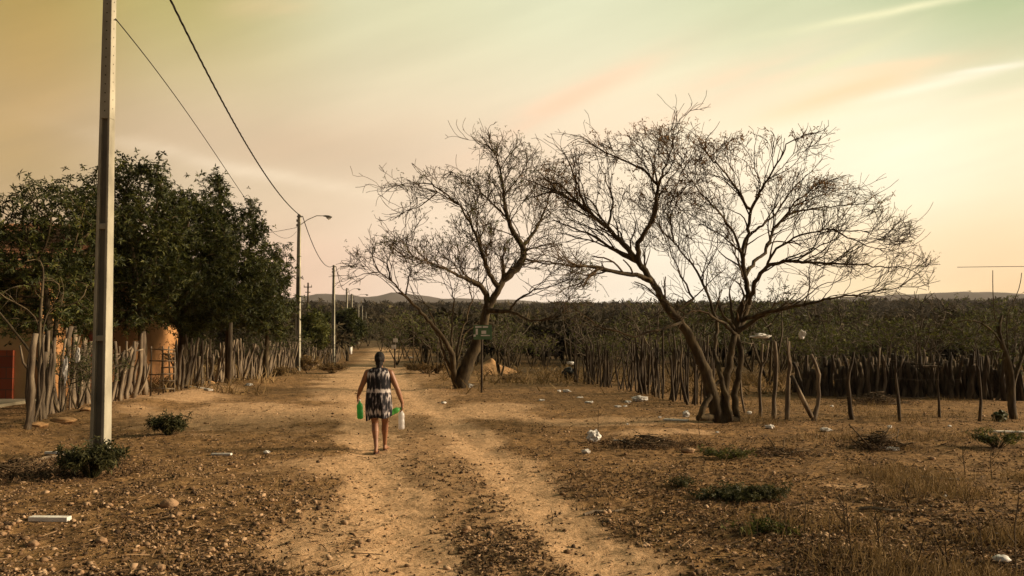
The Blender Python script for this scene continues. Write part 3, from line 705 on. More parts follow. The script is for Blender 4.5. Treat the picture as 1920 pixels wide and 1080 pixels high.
leafy('leafy_tree', 'thin pale-branched small tree with few leaves, against the near left fence', GL, 76, 19.2,
      [(40, 540, 50, 30, 0, .8), (110, 530, 50, 34, 0, .8), (150, 570, 30, 24, 0, .6), (10, 590, 30, 20, 0, .6), (80, 490, 40, 24, 0, .7)],
      [([(76, 700), (74, 640), (76, 600), (80, 540), (82, 500)], .06, .02), ([(76, 610), (55, 580, -.1), (30, 562, -.2), (0, 566, -.3)], .03, .014), ([(78, 605), (95, 575, .1), (110, 573, .1), (135, 576, .1), (160, 555, .2)], .03, .012), ([(82, 592), (105, 560, -.2), (120, 530, -.3)], .022, .01), ([(76, 690), (50, 650), (10, 600), (-20, 570)], .035, .02)],
      260, 36, leaf_mid, .085, 1, 5, .006, .12, .02, bark_pale)
GF = 'trees along the far end of the track'
leafy('leafy_tree', 'small olive green tree just right of the second utility pole', GF, 592, 56,
      [(590, 600, 22, 22, 0, 1.3), (580, 630, 26, 22, 0, 1.3), (604, 625, 14, 20, 0, .8)], [([(592, 650), (590, 610)], .1, .05)], 160, 41, leaf_mid, .3, 4, 7, .02)
leafy('leafy_tree', 'dense round dark green tree by the third utility pole', GF, 652, 84,
      [(655, 598, 24, 18, 0, 1.8), (640, 615, 18, 20, 0, 1.5), (668, 618, 18, 20, 0, 1.5), (650, 630, 26, 14, 0, 1.6)], [([(652, 650), (654, 610)], .16, .08)], 190, 42, leaf_dark, .42, 5, 7, .03)
leafy('leafy_tree', 'dark green tree behind the round tree, left of the third utility pole', GF, 618, 96,
      [(618, 605, 16, 16, 0, 1.6), (615, 628, 14, 16, 0, 1.4)], [([(618, 650), (618, 612)], .14, .08)], 110, 43, leaf_dark, .42, 4, 7, .03)
# edge tree on the right
leafy('leafy_tree', 'thin sprawling tree with sparse olive leaves at the right edge, behind the wire fence', 'scrub trees behind the right fences', 1897, 19.3,
      [(1840, 610, 60, 24, 0, .9), (1900, 600, 60, 30, .3, 1.0), (1780, 625, 50, 20, 0, .8), (1930, 640, 50, 50, 0, 1.0), (1865, 650, 40, 24, 0, .8), (1890, 520, 5, 12, 0, .1), (1862, 520, 4, 18, 0, .1), (1912, 530, 8, 16, 0, .1)],
      [([(1895, 760), (1897, 700), (1885, 660), (1870, 620), (1880, 590)], .09, .03), ([(1897, 720), (1920, 660), (1930, 610)], .05, .03), ([(1870, 620), (1862, 570), (1862, 505)], .02, .008), ([(1885, 590), (1900, 560), (1912, 540), (1917, 512)], .015, .008), ([(1880, 640), (1840, 600, -.2), (1790, 600, -.3)], .035, .015)],
      420, 44, leaf_mid, .09, 2, 6, .007, .12, .02)

# ---------------------------------------------------------------- scrub trees
def scrub_proto(seed, h, w, m, per, ls, stems, tipr=.011, natt=210, nl=6, bk=twig_warm):
    rs = np.random.RandomState(seed); t = empty('scrub_tree', (0, 0, 0))
    att = []
    for k in range(6):
        a = rs.rand() * 6.28; r = w * rs.uniform(.1, .55); c_ = np.array([r * math.cos(a), r * math.sin(a), h * rs.uniform(.55, .85)])
        q = rs.normal(size=(natt // 6, 3)); q /= np.linalg.norm(q, axis=1)[:, None]; q *= rs.rand(len(q), 1) ** .4
        att.append(q * np.array([w * .5, w * .5, h * .2]) + c_)
    att = np.concatenate(att); g = []
    for s in range(stems):
        a = 6.28 * s / stems + rs.rand(); d = np.array([math.cos(a), math.sin(a), 0])
        g.append(([tuple(d * .05), tuple(d * w * .12 + np.array([0, 0, h * .2])), tuple(d * w * rs.uniform(.1, .35) + np.array([0, 0, h * .5]))], .05, .025))
    g[0][0][0] = (0, 0, 0)
    sk = grow(g, att, .2, 1.6, .3, 50, rs, tipr, 2.2, (0, 0, .03), .2, 1, .3)
    skel_mesh(sk, 'trunk', 'branches', bark, bk, t, .03)
    Q = sk[0]; ids = np.array([i for i in range(sk[4], len(Q))])
    ids = ids[rs.rand(len(ids)) < per]
    leaves('foliage', Q[ids], ls, rs, m, t, nl, 1, .14)
    return t
protos = [scrub_proto(51, 3.0, 2.3, leaf_mid, .9, .15, 4), scrub_proto(52, 3.5, 2.6, leaf_mid, .55, .14, 3), scrub_proto(53, 2.6, 2.4, leaf_yel, .5, .12, 5),
          scrub_proto(54, 3.2, 2.2, leaf_mid, .12, .12, 5, .013, 240), scrub_proto(55, 3.3, 2.6, leaf_dark, .9, .16, 3)]
LB = ['olive leafy scrub tree in the thicket behind the right fences', 'tall thin-leaved scrub tree in the thicket behind the right fences', 'yellowish low scrub tree in the thicket behind the right fences', 'bare grey-brown scrub tree in the thicket behind the right fences', 'dark green scrub tree in the thicket behind the right fences']
rnd = random.Random(77); first = [True] * 5; placed = []
cands = []
for i in range(900):
    y = rnd.uniform(29, 75); lo_, hi_ = -0.28 * y + 5, .75 * y
    x = rnd.uniform(lo_, hi_); cands.append((x, y))
def stake_line_y(x): return np.interp(x, [2.0, 5.2, 9.0, 16.5], [33.5, 28, 29.5, 29])
for x, y in cands:
    if len(placed) >= 150: break
    if y < stake_line_y(x) + 1.5: continue
    if abs(x - float(road_x(y))) < 4.0: continue
    if x < 1 and y < 40: continue
    mind = 1.8 if y < 45 else 2.5
    if any((x - a) ** 2 + (y - b) ** 2 < mind ** 2 for a, b in placed): continue
    placed.append((x, y)); k = rnd.choice([0, 0, 1, 1, 2, 2, 3, 3, 3, 3, 4])
    o = protos[k] if first[k] else copy_tree(protos[k]); first[k] = False
    s = rnd.uniform(.6, 1.15) * (1.0 if y < 50 else 1.15)
    o.location = (x, y, H(x, y) - .05); o.rotation_euler = (0, 0, rnd.uniform(0, 6.28)); o.scale = (s, s, s * rnd.uniform(.85, 1.08))
    px_ = 960 + F * x / y
    where = 'behind the signboard' if px_ < 1070 else 'behind the tall stake fence' if px_ < 1400 else 'behind the first wire fence posts' if px_ < 1600 else 'behind the palisade' if px_ < 1780 else 'behind the right edge tree'
    row = 'front' if y < 38 else 'middle' if y < 52 else 'far'
    tag(o, LB[k].replace('in the thicket behind the right fences', 'in the %s of the thicket %s' % (row, where)), 'tree', 'scrub trees behind the right fences')
# bushes right of the road (720-830px)
for px, D_, k, s in ((715, 120, 4, 1.3), (745, 75, 0, 1.1), (775, 60, 1, 1.15), (800, 50, 0, 1.05), (820, 44, 3, .95), (760, 90, 1, 1.3), (790, 70, 0, 1.2), (570, 50, 3, .62), (612, 58, 3, .75), (585, 70, 4, .8), (690, 150, 0, 1.4), (672, 130, 4, 1.2), (735, 140, 0, 1.5), (845, 39, 1, .8)):
    o = copy_tree(protos[k]); p_ = P(px, 600, D_); o.location = (p_.x, D_, H(p_.x, D_) - .05); o.scale = (s, s, s); o.rotation_euler = (0, 0, px)
    side = 'left' if px < 700 else 'right'
    tag(o, LB[k].replace('in the thicket behind the right fences', 'at the %s side of the distant track' % side), 'tree', 'scrub trees beside the distant track')
for px, D_, s in ((118, 20.2, .48), (150, 21, .5), (185, 22.5, .5), (340, 32, .5), (365, 34.5, .55), (400, 35, .55), (440, 35.5, .6), (475, 38, .6), (505, 40, .65), (535, 43, .7)):
    o = copy_tree(protos[4]); p_ = P(px, 600, D_); o.location = (p_.x, D_, H(p_.x, D_) - .05); o.scale = (s, s, s); o.rotation_euler = (0, 0, px)
    tag(o, 'low dark leafy shrub close behind the %s' % (('third post cluster, left of the nearest pole' if px < 130 else 'near left posts, just left of the nearest pole' if px < 170 else 'near left posts, hidden partly by the nearest pole') if px < 200 else 'long left stick fence, near the ladder gate' if px < 420 else 'long left stick fence, near the second pole'), 'shrub', 'low shrubs behind the left fence'); o.name = 'leafy_shrub'
# far woodland (stuff)
rs = np.random.RandomState(8)
def woodland():
    n = 5200; y = 62 + rs.rand(n) ** 1.5 * 1000; x = rs.uniform(-.85, .85, n) * y
    k = np.abs(x - road_x(y)) > np.where(y < 140, 4.5, 0); k &= (y > 78) | (x > -6); x, y = x[k], y[k]
    z = Hm(x, y); s = rs.uniform(.8, 1.35, len(x)) * (1 + y / 900)
    pts = []; sz = []
    for i in range(len(x)):
        m_ = 46 if y[i] < 160 else (24 if y[i] < 350 else 12)
        q = rs.normal(size=(m_, 3)); q /= np.linalg.norm(q, axis=1)[:, None]; q *= rs.rand(m_, 1) ** .35
        q = q * np.array([1.7, 1.7, 1.05]) * s[i] + np.array([x[i], y[i], z[i] + 1.9 * s[i]])
        pts.append(q); sz.append(np.full(m_, (.42 if y[i] < 160 else .62 if y[i] < 350 else .95) * s[i]))
    pts = np.concatenate(pts); sz = np.concatenate(sz)
    tv, tf = tuft(6, rs, .3); tv = tv * np.array([1.7, 1.7, 1])
    V, Fc = inst(tv, tf, pts, rotz(len(pts), rs, .7), sz * rs.uniform(.6, 1.2, len(pts)))
    o = np_mesh('far_woodland', V, Fc, mat('woodland_leaf', [(.010, .008, .004), (.040, .031, .014), (.12, .088, .038)], .07, .9, 0, island=.35, transl=.15))
    tag(o, 'dense low dry woodland covering the plain out to the hills', 'woodland', kind='stuff')
woodland()

# ---------------------------------------------------------------- house
hs = empty('house', (-17.4, 29, 0)); tag(hs, 'low tiled-roof house with orange side wall behind the left trees', 'house')
def hb(name, boxes, m):
    b = MB()
    for c_, d in boxes: b.box((c_[0] + 17.4, c_[1] - 29, c_[2]), d)
    return b.build(name, m, hs)
hb('side_wall', [((-12.9, 29, 1.7), (.2, 10, 3.5))], wall_m)
hb('front_wall', [((-18, 24.1, 1.7), (10, .2, 3.5))], beige_m)
hb('back_wall', [((-18, 33.9, 1.7), (10, .2, 3.5))], beige_m)
hb('far_wall', [((-22.95, 29, 1.7), (.1, 9.6, 3.5))], beige_m)
hb('brick_dado', [((-16.2, 23.96, .66), (5.5, .08, 1.4))], brick_m)
hb('veranda_floor', [((-16.5, 21.6, -.02), (7.5, 4.6, .16))], conc_floor)
dr = hb('door', [((-12.775, 27.2, 1.05), (.05, .9, 2.1))], brick_m)
b = MB(); rr_ = random.Random(3)
for sgn in (-1, 1):   # corrugated tile courses
    for i in range(60):
        x = -23.4 + 11 * i / 60 + 17.4
        for j in range(14):
            t0 = j / 14; t1 = (j + 1.12) / 14
            y0 = -5.7 * sgn * (1 - t0) * -1 * -1; z0 = 3.42 + 1.9 * t0; y1 = -5.7 * sgn * (1 - t1); z1 = 3.42 + 1.9 * t1
            w = .09; q = rr_.uniform(-.008, .008)
            b.tube([(x, y0 * 1, z0 + .03 + q), (x, y1, z1 + q)], [w, w * .85], 6)
b.build('roof', tile_m, hs)
b = MB()
for sgn in (-1, 1):
    ang = math.atan2(1.9, 5.7)
    b.box((-.5, -2.85 * sgn, 3.42 + .95 - .08), (11, math.hypot(5.7, 1.9), .06), rx=ang * sgn)
b.build('roof_deck', bark, hs)
b = MB(); b.box((-.5, -5.7, 3.32), (11.1, .06, .16)); b.build('eave_board', post_d, hs)

# ---------------------------------------------------------------- utility poles and cables
def make_pole(loc, hgt, w0, arm=None, label='', detail=False, rz=0):
    t = empty('utility_pole', loc, rz); tag(t, label, 'utility pole', 'concrete utility poles along the track')
    b = MB(); bi = MB(); w1 = w0 * .55
    def wz(z): return w0 + (w1 - w0) * z / hgt
    def prism(b, x0, x1, y0, y1, za, zb):   # fractions of width
        v = []
        for z in (za, zb):
            w = wz(z)
            for fx, fy in ((x0, y0), (x1, y0), (x1, y1), (x0, y1)): v.append((fx * w, fy * w, z))
        b.add(v, [(3, 2, 1, 0), (4, 5, 6, 7), (0, 1, 5, 4), (1, 2, 6, 5), (2, 3, 7, 6), (3, 0, 4, 7)])
    zt = hgt * .6
    prism(b, -.5, -.27, -.5, .5, -.2, zt); prism(b, .27, .5, -.5, .5, -.2, zt)
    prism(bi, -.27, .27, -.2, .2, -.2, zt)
    prism(b, -.5, .5, -.5, .5, zt, hgt)
    k = 3
    for i in range(k):
        z = .03 + (zt - .03) * i / k
        prism(b, -.27, .27, -.46, .46, z, z + .09)
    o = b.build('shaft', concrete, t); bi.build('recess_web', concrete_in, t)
    bv = o.modifiers.new('bevel', 'BEVEL'); bv.width = .008; bv.segments = 2
    if detail:
        h_ = MB(); z = zt + .12
        while z < hgt - .1:
            w = wz(z); h_.tube([(0, -.5 * w - .002, z), (0, -.5 * w + .01, z)], .011, 8)
            h_.tube([(.5 * w + .002, .0, z + .05), (.5 * w - .01, .0, z + .05)], .010, 8); z += .145
        h_.build('hole_shade_discs', hole_shade_m, t)  # dark discs proud of the face; hole shade is their colour, nothing cut
    b = MB()
    for z in (hgt - .35, hgt - .6):
        b.tube([(-wz(z) * .5 - .04, -.02, z - .05), (-wz(z) * .5 - .04, -.02, z + .08)], .035, 8)
        b.box((-wz(z) * .5 - .01, -.02, z), (.08, .03, .03))
    b.build('insulator', white_m if detail else metal_m, t)
    b = MB(); b.box((0, 0, hgt - .12), (wz(hgt) + .05, wz(hgt) + .05, .07)); b.tube([(wz(hgt) * .5 + .02, 0, hgt - .12), (wz(hgt) * .5 + .14, -.02, hgt - .1)], .02, 6)
    b.build('cable_clamp', metal_m, t)
    if arm:
        b = MB(); L_ = arm; pts = [(wz(hgt) * .5, 0, hgt - .55), (L_ * .35, 0, hgt - .28), (L_ * .7, 0, hgt - .08), (L_, 0, hgt - .09)]
        b.tube(pts, .02, 6); a = b.build('lamp_arm', metal_m, t)
        b = MB(); b.tube([(L_ - .05, 0, hgt - .09), (L_ + .08, 0, hgt - .1), (L_ + .28, 0, hgt - .14), (L_ + .42, 0, hgt - .17)], [.03, .055, .075, .04], 8); lh = b.build('lamp_head', metal_m, a)
        b = MB(); b.tube([(L_ + .12, 0, hgt - .17), (L_ + .25, 0, hgt - .24), (L_ + .38, 0, hgt - .21)], [.03, .07, .03], 8); b.build('lamp_glass', glass_m, a)
    return t
P1 = G(188, 852); P1.z -= .02
make_pole(P1, 8.95, .238, 1.2, 'nearest concrete utility pole, tall and pale with recessed panels, left foreground', True, R(-3))
def pole_px(px, ytop, ybase, D, w, arm, label):
    p_ = P(px, 600, D); zt = P(px, ytop, D).z; z0 = H(p_.x, D); make_pole((p_.x, D, z0), zt - z0, w, arm, label, False, R(-4)); return Vector((p_.x, D, zt))
T1 = Vector((P1.x, P1.y, 8.9))
T2 = pole_px(559, 402, 695, 47, .27, 1.35, 'second utility pole, with street lamp arm, at the right end of the leafy trees')
T3 = pole_px(625, 497, 685, 75, .3, 1.3, 'third utility pole, with street lamp arm, standing before the round dark tree')
T4 = pole_px(650, 540, 660, 103, .26, 1.2, 'fourth utility pole, slim in the distance just right of the third')
T5 = pole_px(659, 551, 660, 122, .32, 1.9, 'fifth utility pole, distant and pale, rising behind the round dark tree')
T6 = pole_px(672, 570, 650, 158, .3, None, 'sixth utility pole, tiny, right of the round dark tree')
T7 = pole_px(679, 573, 650, 185, .3, None, 'seventh utility pole, tiny, between the sixth and the last one')
T8 = pole_px(686, 585, 650, 215, .34, None, 'last visible utility pole, smallest and rightmost in the row')
tp = empty('crossarm_pole', (P(577, 600, 120).x, 120, H(P(577, 600, 120).x, 120))); tag(tp, 'distant dark wooden pole with crossarm, right of the second utility pole', 'utility pole')
hz_ = P(577, 530, 120).z - tp.location.z
b = MB(); b.tube([(0, 0, 0), (0, 0, hz_)], [.16, .11], 8); b.build('shaft', post_d, tp)
b = MB(); b.box((0, -.1, hz_ - .6), (1.1, .1, .12)); b.box((0, -.1, hz_ - 1.3), (.7, .1, .1)); b.build('crossarm', post_d, tp)
b = MB()
for x in (-.5, .5): b.tube([(x, -.1, hz_ - .54), (x, -.1, hz_ - .3)], .05, 6)
b.build('insulator', metal_m, tp)
def cable(name, pts, r, label, n=48, twist=False):
    # pts: (t, z) along straight plan from A to B, smoothly interpolated
    A, B, tz = pts
    ts = np.array([q[0] for q in tz]); zs = np.array([q[1] for q in tz])
    co = np.polyfit(ts, zs, min(3, len(ts) - 1))
    o = MB(); pp = [Vector((A.x + (B.x - A.x) * t, A.y + (B.y - A.y) * t, float(np.polyval(co, t)))) for t in np.linspace(0, 1, n)]
    m0 = pp[0].copy()
    if twist:
        for k in range(3):
            o.tube([q - m0 + Vector((math.cos(i * .9 + k * 2.09), 0, math.sin(i * .9 + k * 2.09))) * r * .9 for i, q in enumerate(pp)], r * .75, 5)
    else: o.tube([q - m0 for q in pp], r, 5)
    ob = o.build(name, cable_m, None, True); ob.location = m0; tag(ob, label, 'cable', 'overhead power cables')
off = Vector((.2, 0, 0))
cable('power_cable', (T1 + off, T2 + Vector((.1, 0, 0)), [(0, 8.85), (.11, 8.49), (.389, 7.70), (.618, 7.56), (1, 7.92)]), .016, 'thick dark twisted cable sweeping down from top left to the second utility pole', 160, True)
cable('power_cable', (Vector((P1.x + .1, P1.y, 7)), T2 + Vector((-.15, 0, 0)), [(0, 6.98), (.171, 6.69), (.436, 6.24), (.67, 5.85), (1, 7.1)]), .009, 'thin cable running from the nearest pole down behind the leafy tree tops')
def span(A, B, sag, r, label):
    A = A + Vector((.18, 0, -.1)); B = B + Vector((-.1, 0, -.1))
    cable('power_cable', (A, B, [(t, A.z + (B.z - A.z) * t - 4 * sag * t * (1 - t)) for t in (0, .25, .5, .75, 1)]), r, label)
span(T2, T3, .9, .024, 'cable hanging between the second and third utility poles')
span(T3, T4, .8, .028, 'cable hanging between the third and fourth utility poles')
span(T4, T5, .3, .026, 'short cable between the fourth and fifth utility poles')
span(T5, T6, .8, .03, 'cable between the fifth and sixth utility poles')
span(T2 + Vector((-.3, 0, -.6)), Vector((-19, 40, 6.6)), .5, .012, 'thin service wire running left from the second utility pole above the trees')
# far-right wire above horizon
cable('power_cable', (Vector((P(1795, 501, 90).x, 90, 0)), Vector((P(2300, 500, 90).x, 90, 0)), [(0, P(1, 501, 90).z), (.5, P(1, 499, 90).z), (1, P(1, 500, 90).z)]), .03, 'thin wire against the pale sky at the far right')

# ---------------------------------------------------------------- fences
def stake(b, base, h, r, rng, lean=(0, 0), fork=.0, n=6):
    k = 8; pts = []; rad = []; x = y = 0; cb = rng.gauss(0, .05)
    for i in range(k):
        t = i / (k - 1)
        pts.append((base[0] + lean[0] * t + x + cb * math.sin(t * 3.1), base[1] + lean[1] * t + y, base[2] - .08 + (h + .08) * t)); rad.append(r * (1.12 - .42 * t) * rng.uniform(.8, 1.15))
        x += rng.gauss(0, .35) * r; y += rng.gauss(0, .35) * r
    b.tube(pts, rad, n, jit=.12, rng=rng)
    if rng.random() < fork:
        p_ = pts[5]; q = pts[7]; a = rng.uniform(0, 6.28)
        b.tube([p_, (p_[0] + .1 * math.cos(a), p_[1] + .1 * math.sin(a), p_[2] + .14), (p_[0] + .16 * math.cos(a), p_[1] + .16 * math.sin(a), q[2] + rng.uniform(-.05, .12))], [r * .6, r * .5, r * .35], 5, rng=rng)
def stake_fence(label, pts, hts, rads, seed, m, lean=.1, fork=.2, extra=0, name='stake_fence', bias=0):
    rng = random.Random(seed); o = empty(name, (pts[0][0], pts[0][1], H(pts[0][0], pts[0][1]))); tag(o, label, 'fence')
    oz = o.location
    for (x, y), h, r in zip(pts, hts, rads):
        b = MB(); stake(b, (0, 0, 0), h * rng.uniform(.68, 1.16), r * rng.uniform(.55, 1.4), rng, (rng.gauss(bias, lean), rng.gauss(0, lean)), fork, 7)
        c_ = b.build('post', m, o, True); c_.location = (x - oz[0], y - oz[1], H(x, y) - oz[2])
    return o
def line_px(p0, p1, n, rng, jx=.5, jy=.1):
    a = flatpt(*p0); c_ = flatpt(*p1); out = []
    for i in range(n):
        t = (i + rng.uniform(-jx, jx) * .8) / max(1, n - 1)
        out.append((a[0] + (c_[0] - a[0]) * t + rng.gauss(0, jy * .6), a[1] + (c_[1] - a[1]) * t + rng.gauss(0, jy)))
    return out
rng = random.Random(5)
# near left fence, individually sized thick posts: (px base, py base, py top, width px, lean px)
near = [(50, 805, 625, 17, 14), (60, 792, 650, 12, 6), (84, 785, 660, 15, 4), (100, 778, 620, 11, -4), (118, 768, 612, 14, 16), (108, 775, 640, 10, -10), (133, 765, 612, 14, 2), (150, 760, 632, 12, 6), (162, 755, 640, 12, 4), (215, 752, 660, 9, 20), (226, 752, 655, 10, 24), (238, 748, 640, 11, 20), (247, 746, 625, 11, 14), (222, 750, 640, 8, 2), (256, 742, 660, 8, 6), (272, 740, 622, 13, 0), (205, 756, 640, 10, 10)]
fo = empty('stake_fence', G(50, 805)); tag(fo, 'near left fence of thick weathered crooked posts, behind the nearest utility pole', 'fence')
near = [(a_, b_, c_, w_ * .8, l_) for a_, b_, c_, w_, l_ in near] + [(rng.uniform(60, 175), 0, rng.uniform(625, 665), rng.uniform(4, 8), rng.uniform(-12, 18)) for _ in range(14)] + [(rng.uniform(205, 268), 0, rng.uniform(640, 690), rng.uniform(4, 7), rng.uniform(0, 24)) for _ in range(12)]
for px, pb, pt, w, ln in near:
    if not pb: pb = float(np.interp(px, [50, 110, 165, 215, 270], [800, 774, 757, 750, 741])) + rng.uniform(-3, 1)
    g = G(px, pb); h = P(px, pt, g.y).z - g.z; b = MB()
    stake(b, (0, 0, 0), h, w * g.y / F * .5, rng, (ln * g.y / F, rng.uniform(-.15, .15)), .3, 8)
    c_ = b.build('post', post_m, fo, True); c_.location = g - fo.location
b = MB()
for (x0, y0), (x1, y1) in (((200, 690), (260, 640)), ((205, 668), (268, 655)), ((212, 720), (250, 650)), ((96, 700), (150, 705))):
    g = G(235, 750); q0 = P(x0, y0, g.y); q1 = P(x1, y1, g.y + 1); b = MB(); b.tube([q0 - fo.location, q1 - fo.location], [.03, .02], 6); b.build('crossbar', post_m, fo, True)
# gate
gg = G(282, 745); gt = empty('ladder_gate', gg); tag(gt, 'makeshift gate of lashed sticks with ladder-like rungs, closing the left fence', 'gate')
s1 = gg.y / F
b = MB()
for x, lx in ((0, 0), (14, 6), (24, -2), (38, -4), (44, 0)): b.tube([(x * s1, 0, -.02), ((x + lx) * s1, .02, .75), ((x + lx * 1.3) * s1, 0, (95 if x != 44 else 84) * s1)], [.026, .022, .02], 6, jit=.1)
b.build('stile', post_m, gt, True)
b = MB()
for i, z in enumerate((5, 17, 30, 42, 55, 68, 80, 90)): b.tube([(-2 * s1 if i % 2 else 20 * s1, -.03, z * s1), (45 * s1, -.03, (z + rng.uniform(-3, 3)) * s1)], .018, 6)
b.build('rung', post_m, gt, True)
# far left fence
pts = line_px((326, 735), (552, 698), 98, rng, .5, .12)
stake_fence('long left fence of leaning grey sticks between the ladder gate and second pole', pts, [1.42] * 98, [.05] * 98, 61, post_m, .13, .25, bias=.05)
b = MB(); b.tube([(0, 0, -.1), (.02, 0, 2.0)], [.07, .06], 8, jit=.06); g = G(430, 722); o = b.build('gate_post', post_m, None, True); o.location = g; tag(o, 'straight square-cut tall post standing in front of the left stick fence', 'post')
pts = line_px((575, 690), (640, 672), 40, rng, .5, .3)
stake_fence('farthest left fence of pale sticks past the second utility pole', pts, [1.35] * 40, [.055] * 40, 62, post_m, .2, .3)
# right stake fence
pts = line_px((1078, 716), (1200, 738), 44, rng, .5, .22) + line_px((1200, 738), (1345, 766), 50, rng, .5, .2)
stake_fence('tall ragged stake fence of thin poles behind the umbrella-shaped tree', pts, [1.35] * 44 + [1.68] * 50, [.029] * 94, 63, post_d, .12, .45)
# back palisade
pts = line_px((1500, 741), (1925, 752), 100, rng, .5, .08)
pf = stake_fence('low dark palisade of close-set stakes enclosing the right field', pts, [1.05] * 100, [.062] * 100, 64, post_d, .05, .15)
b = MB(); q = pts[0]
for i in range(150):
    t = i / 150; a = flatpt(1500, 739); c_ = flatpt(1925, 750); x = a[0] + (c_[0] - a[0]) * t; y = a[1] + (c_[1] - a[1]) * t + .45 + rng.uniform(-.1, .1)
    stake(b, (x - pf.location.x, y - pf.location.y, H(x, y) - pf.location.z), rng.uniform(.6, 1.1), rng.uniform(.05, .09), rng, (rng.gauss(0, .04), 0), .1, 5)
o = b.build('back_row', post_d, pf, True); tag(o, kind='stuff')
b = MB(); g1 = flatpt(1620, 743); g2 = flatpt(1762, 748)
z_ = P(1600, 684, g1[1]).z
b.tube([(g1[0] - pf.location.x, g1[1] - pf.location.y - .15, z_ - pf.location.z), ((g1[0] + g2[0]) / 2 - pf.location.x, g1[1] - pf.location.y - .2, z_ - .03 - pf.location.z), (g2[0] - pf.location.x, g2[1] - pf.location.y - .15, z_ - pf.location.z)], .03, 7)
o = b.build('rail', post_m, pf, True)
# pale taller posts in palisade
for px, top_ in ((1624, 660), (1637, 652), (1645, 665), (1733, 665), (1680, 672), (1720, 655), (1780, 660), (1835, 668)):
    g = flatpt(px, 745); b = MB(); stake(b, (0, 0, 0), P(px, top_, g[1]).z - H(*g), .045, rng, (rng.gauss(0, .05), 0), .4, 6)
    o = b.build('post', post_m if px < 1740 else post_d, pf, True); o.location = (g[0] - pf.location.x, g[1] - .25 - pf.location.y, H(*g) - pf.location.z)
# wire fence
wf = empty('wire_fence', G(1400, 775)); tag(wf, 'sparse wire fence on thin crooked posts across the right field', 'fence')
wp = [(1398, 775, 652, 5), (1425, 782, 645, 7), (1450, 785, 640, 9), (1476, 788, 640, 9), (1524, 789, 665, 9), (1600, 787, 660, 8), (1688, 790, 660, 6), (1762, 783, 668, 5), (1836, 790, 655, 6)]
tops = []
for px, pb, pt, w in wp:
    g = G(px, pb); h = P(px, pt, g.y).z - g.z; b = MB(); ln = rng.uniform(-.06, .1)
    stake(b, (0, 0, 0), h, w * g.y / F * .5, rng, (ln, 0), .5, 7); c_ = b.build('post', post_m if px < 1530 else post_d, wf, True); c_.location = g - wf.location; tops.append((g, h, ln))
b = MB()
for f in (.35, .62, .88):
    for (g, h, l), (g2, h2, l2) in zip(tops[:-1], tops[1:]):
        A = g + Vector((l * f, 0, h * f)) - wf.location; B = g2 + Vector((l2 * f, 0, h2 * f)) - wf.location; b.tube([A, (A + B) / 2 - Vector((0, 0, .03)), B], .0022, 4)
b.build('wire', post_d, wf)
b = MB(); g = G(1524, 789); b.tube([P(1484, 704, g.y) - wf.location, P(1500, 738, g.y - .1) - wf.location, P(1522, 782, g.y) - wf.location], [.045, .05, .05], 7, jit=.1); b.build('brace', post_m, wf, True)

# ---------------------------------------------------------------- small structures
# sign by the bare tree
def signpost(loc, hp, boards, label, pr=.03):
    t = empty('signpost', loc); tag(t, label, 'sign'); b = MB(); b.tube([(0, 0, -.1), (.01, 0, hp)], pr, 8); b.build('post', post_d, t, True)
    for (x, z, w, h, m, nm) in boards:
        b = MB(); b.box((x, -.06, z), (w, .03, h)); b.build(nm, m, t)
    return t
green_m = mat('green_paint', [(.06, .14, .07), (.13, .22, .11)], 5, .6, 0)
g = G(903, 737); k = g.y / F
t = signpost(g, 117 * k, [(2 * k, 112 * k, 34 * k, 27 * k, green_m, 'board')], 'small green and white signboard on a thin post in front of the leaning bare tree', .035)
b = MB()
for (x, z, w, h) in ((-9, 113, 4, 11), (-6, 122, 12, 3), (7, 122, 10, 3), (4, 112, 9, 6), (-13, 106, 4, 4), (7, 106, 17, 2)): b.box((x * k, -.079, z * k), (w * k, .006, h * k))
b.build('lettering', white_m, t)
g = G(740, 690); k = g.y / F
signpost(g, 60 * k, [(1 * k, 52 * k, 8 * k, 7 * k, white_m, 'upper_board'), (-2 * k, 40 * k, 8 * k, 7 * k, white_m, 'lower_board')], 'little post with two pale plates at the right side of the distant track', .05)
# white marker by round tree
g = G(657, 664); b = MB(); b.tube([(0, 0, -.1), (0, 0, .85)], [.2, .2], 10); b.tube([(0, 0, .85), (0, 0, .9)], [.2, .14], 10); o = b.build('marker_post', white_m, None, True); o.location = g; tag(o, 'short white-painted post under the round dark tree', 'post')
# sand mound
def mound(name, px, py, w, h, m, label, cat, seed):
    g = G(px, py); rs = np.random.RandomState(seed); n = 48; xx, yy = np.meshgrid(np.linspace(-1, 1, n), np.linspace(-1, 1, n)); r = np.hypot(xx, yy)
    z = h * np.clip(1 - r, 0, 1) ** .9 * (1 + .25 * fbm(xx * 3 + seed, yy * 3, 4)) + .04 * fbm(xx * 9, yy * 9, 3) - .05
    V = np.stack([xx.ravel() * w / 2, yy.ravel() * w / 2, z.ravel()], 1); I = np.arange(n * n).reshape(n, n)
    Fc = np.stack([I[:-1, :-1].ravel(), I[:-1, 1:].ravel(), I[1:, 1:].ravel(), I[1:, :-1].ravel()], 1)
    o = np_mesh(name, V, Fc, m, None, True); o.location = g; tag(o, label, cat)
mound('sand_mound', 922, 700, 3.0, .72, sand_m, 'pale orange sand mound behind the leaning bare tree', 'mound', 2)
mound('earth_mound', 385, 722, 2.2, .22, sand_m, 'low mound of earth and rubble at the foot of the left fence', 'mound', 4)
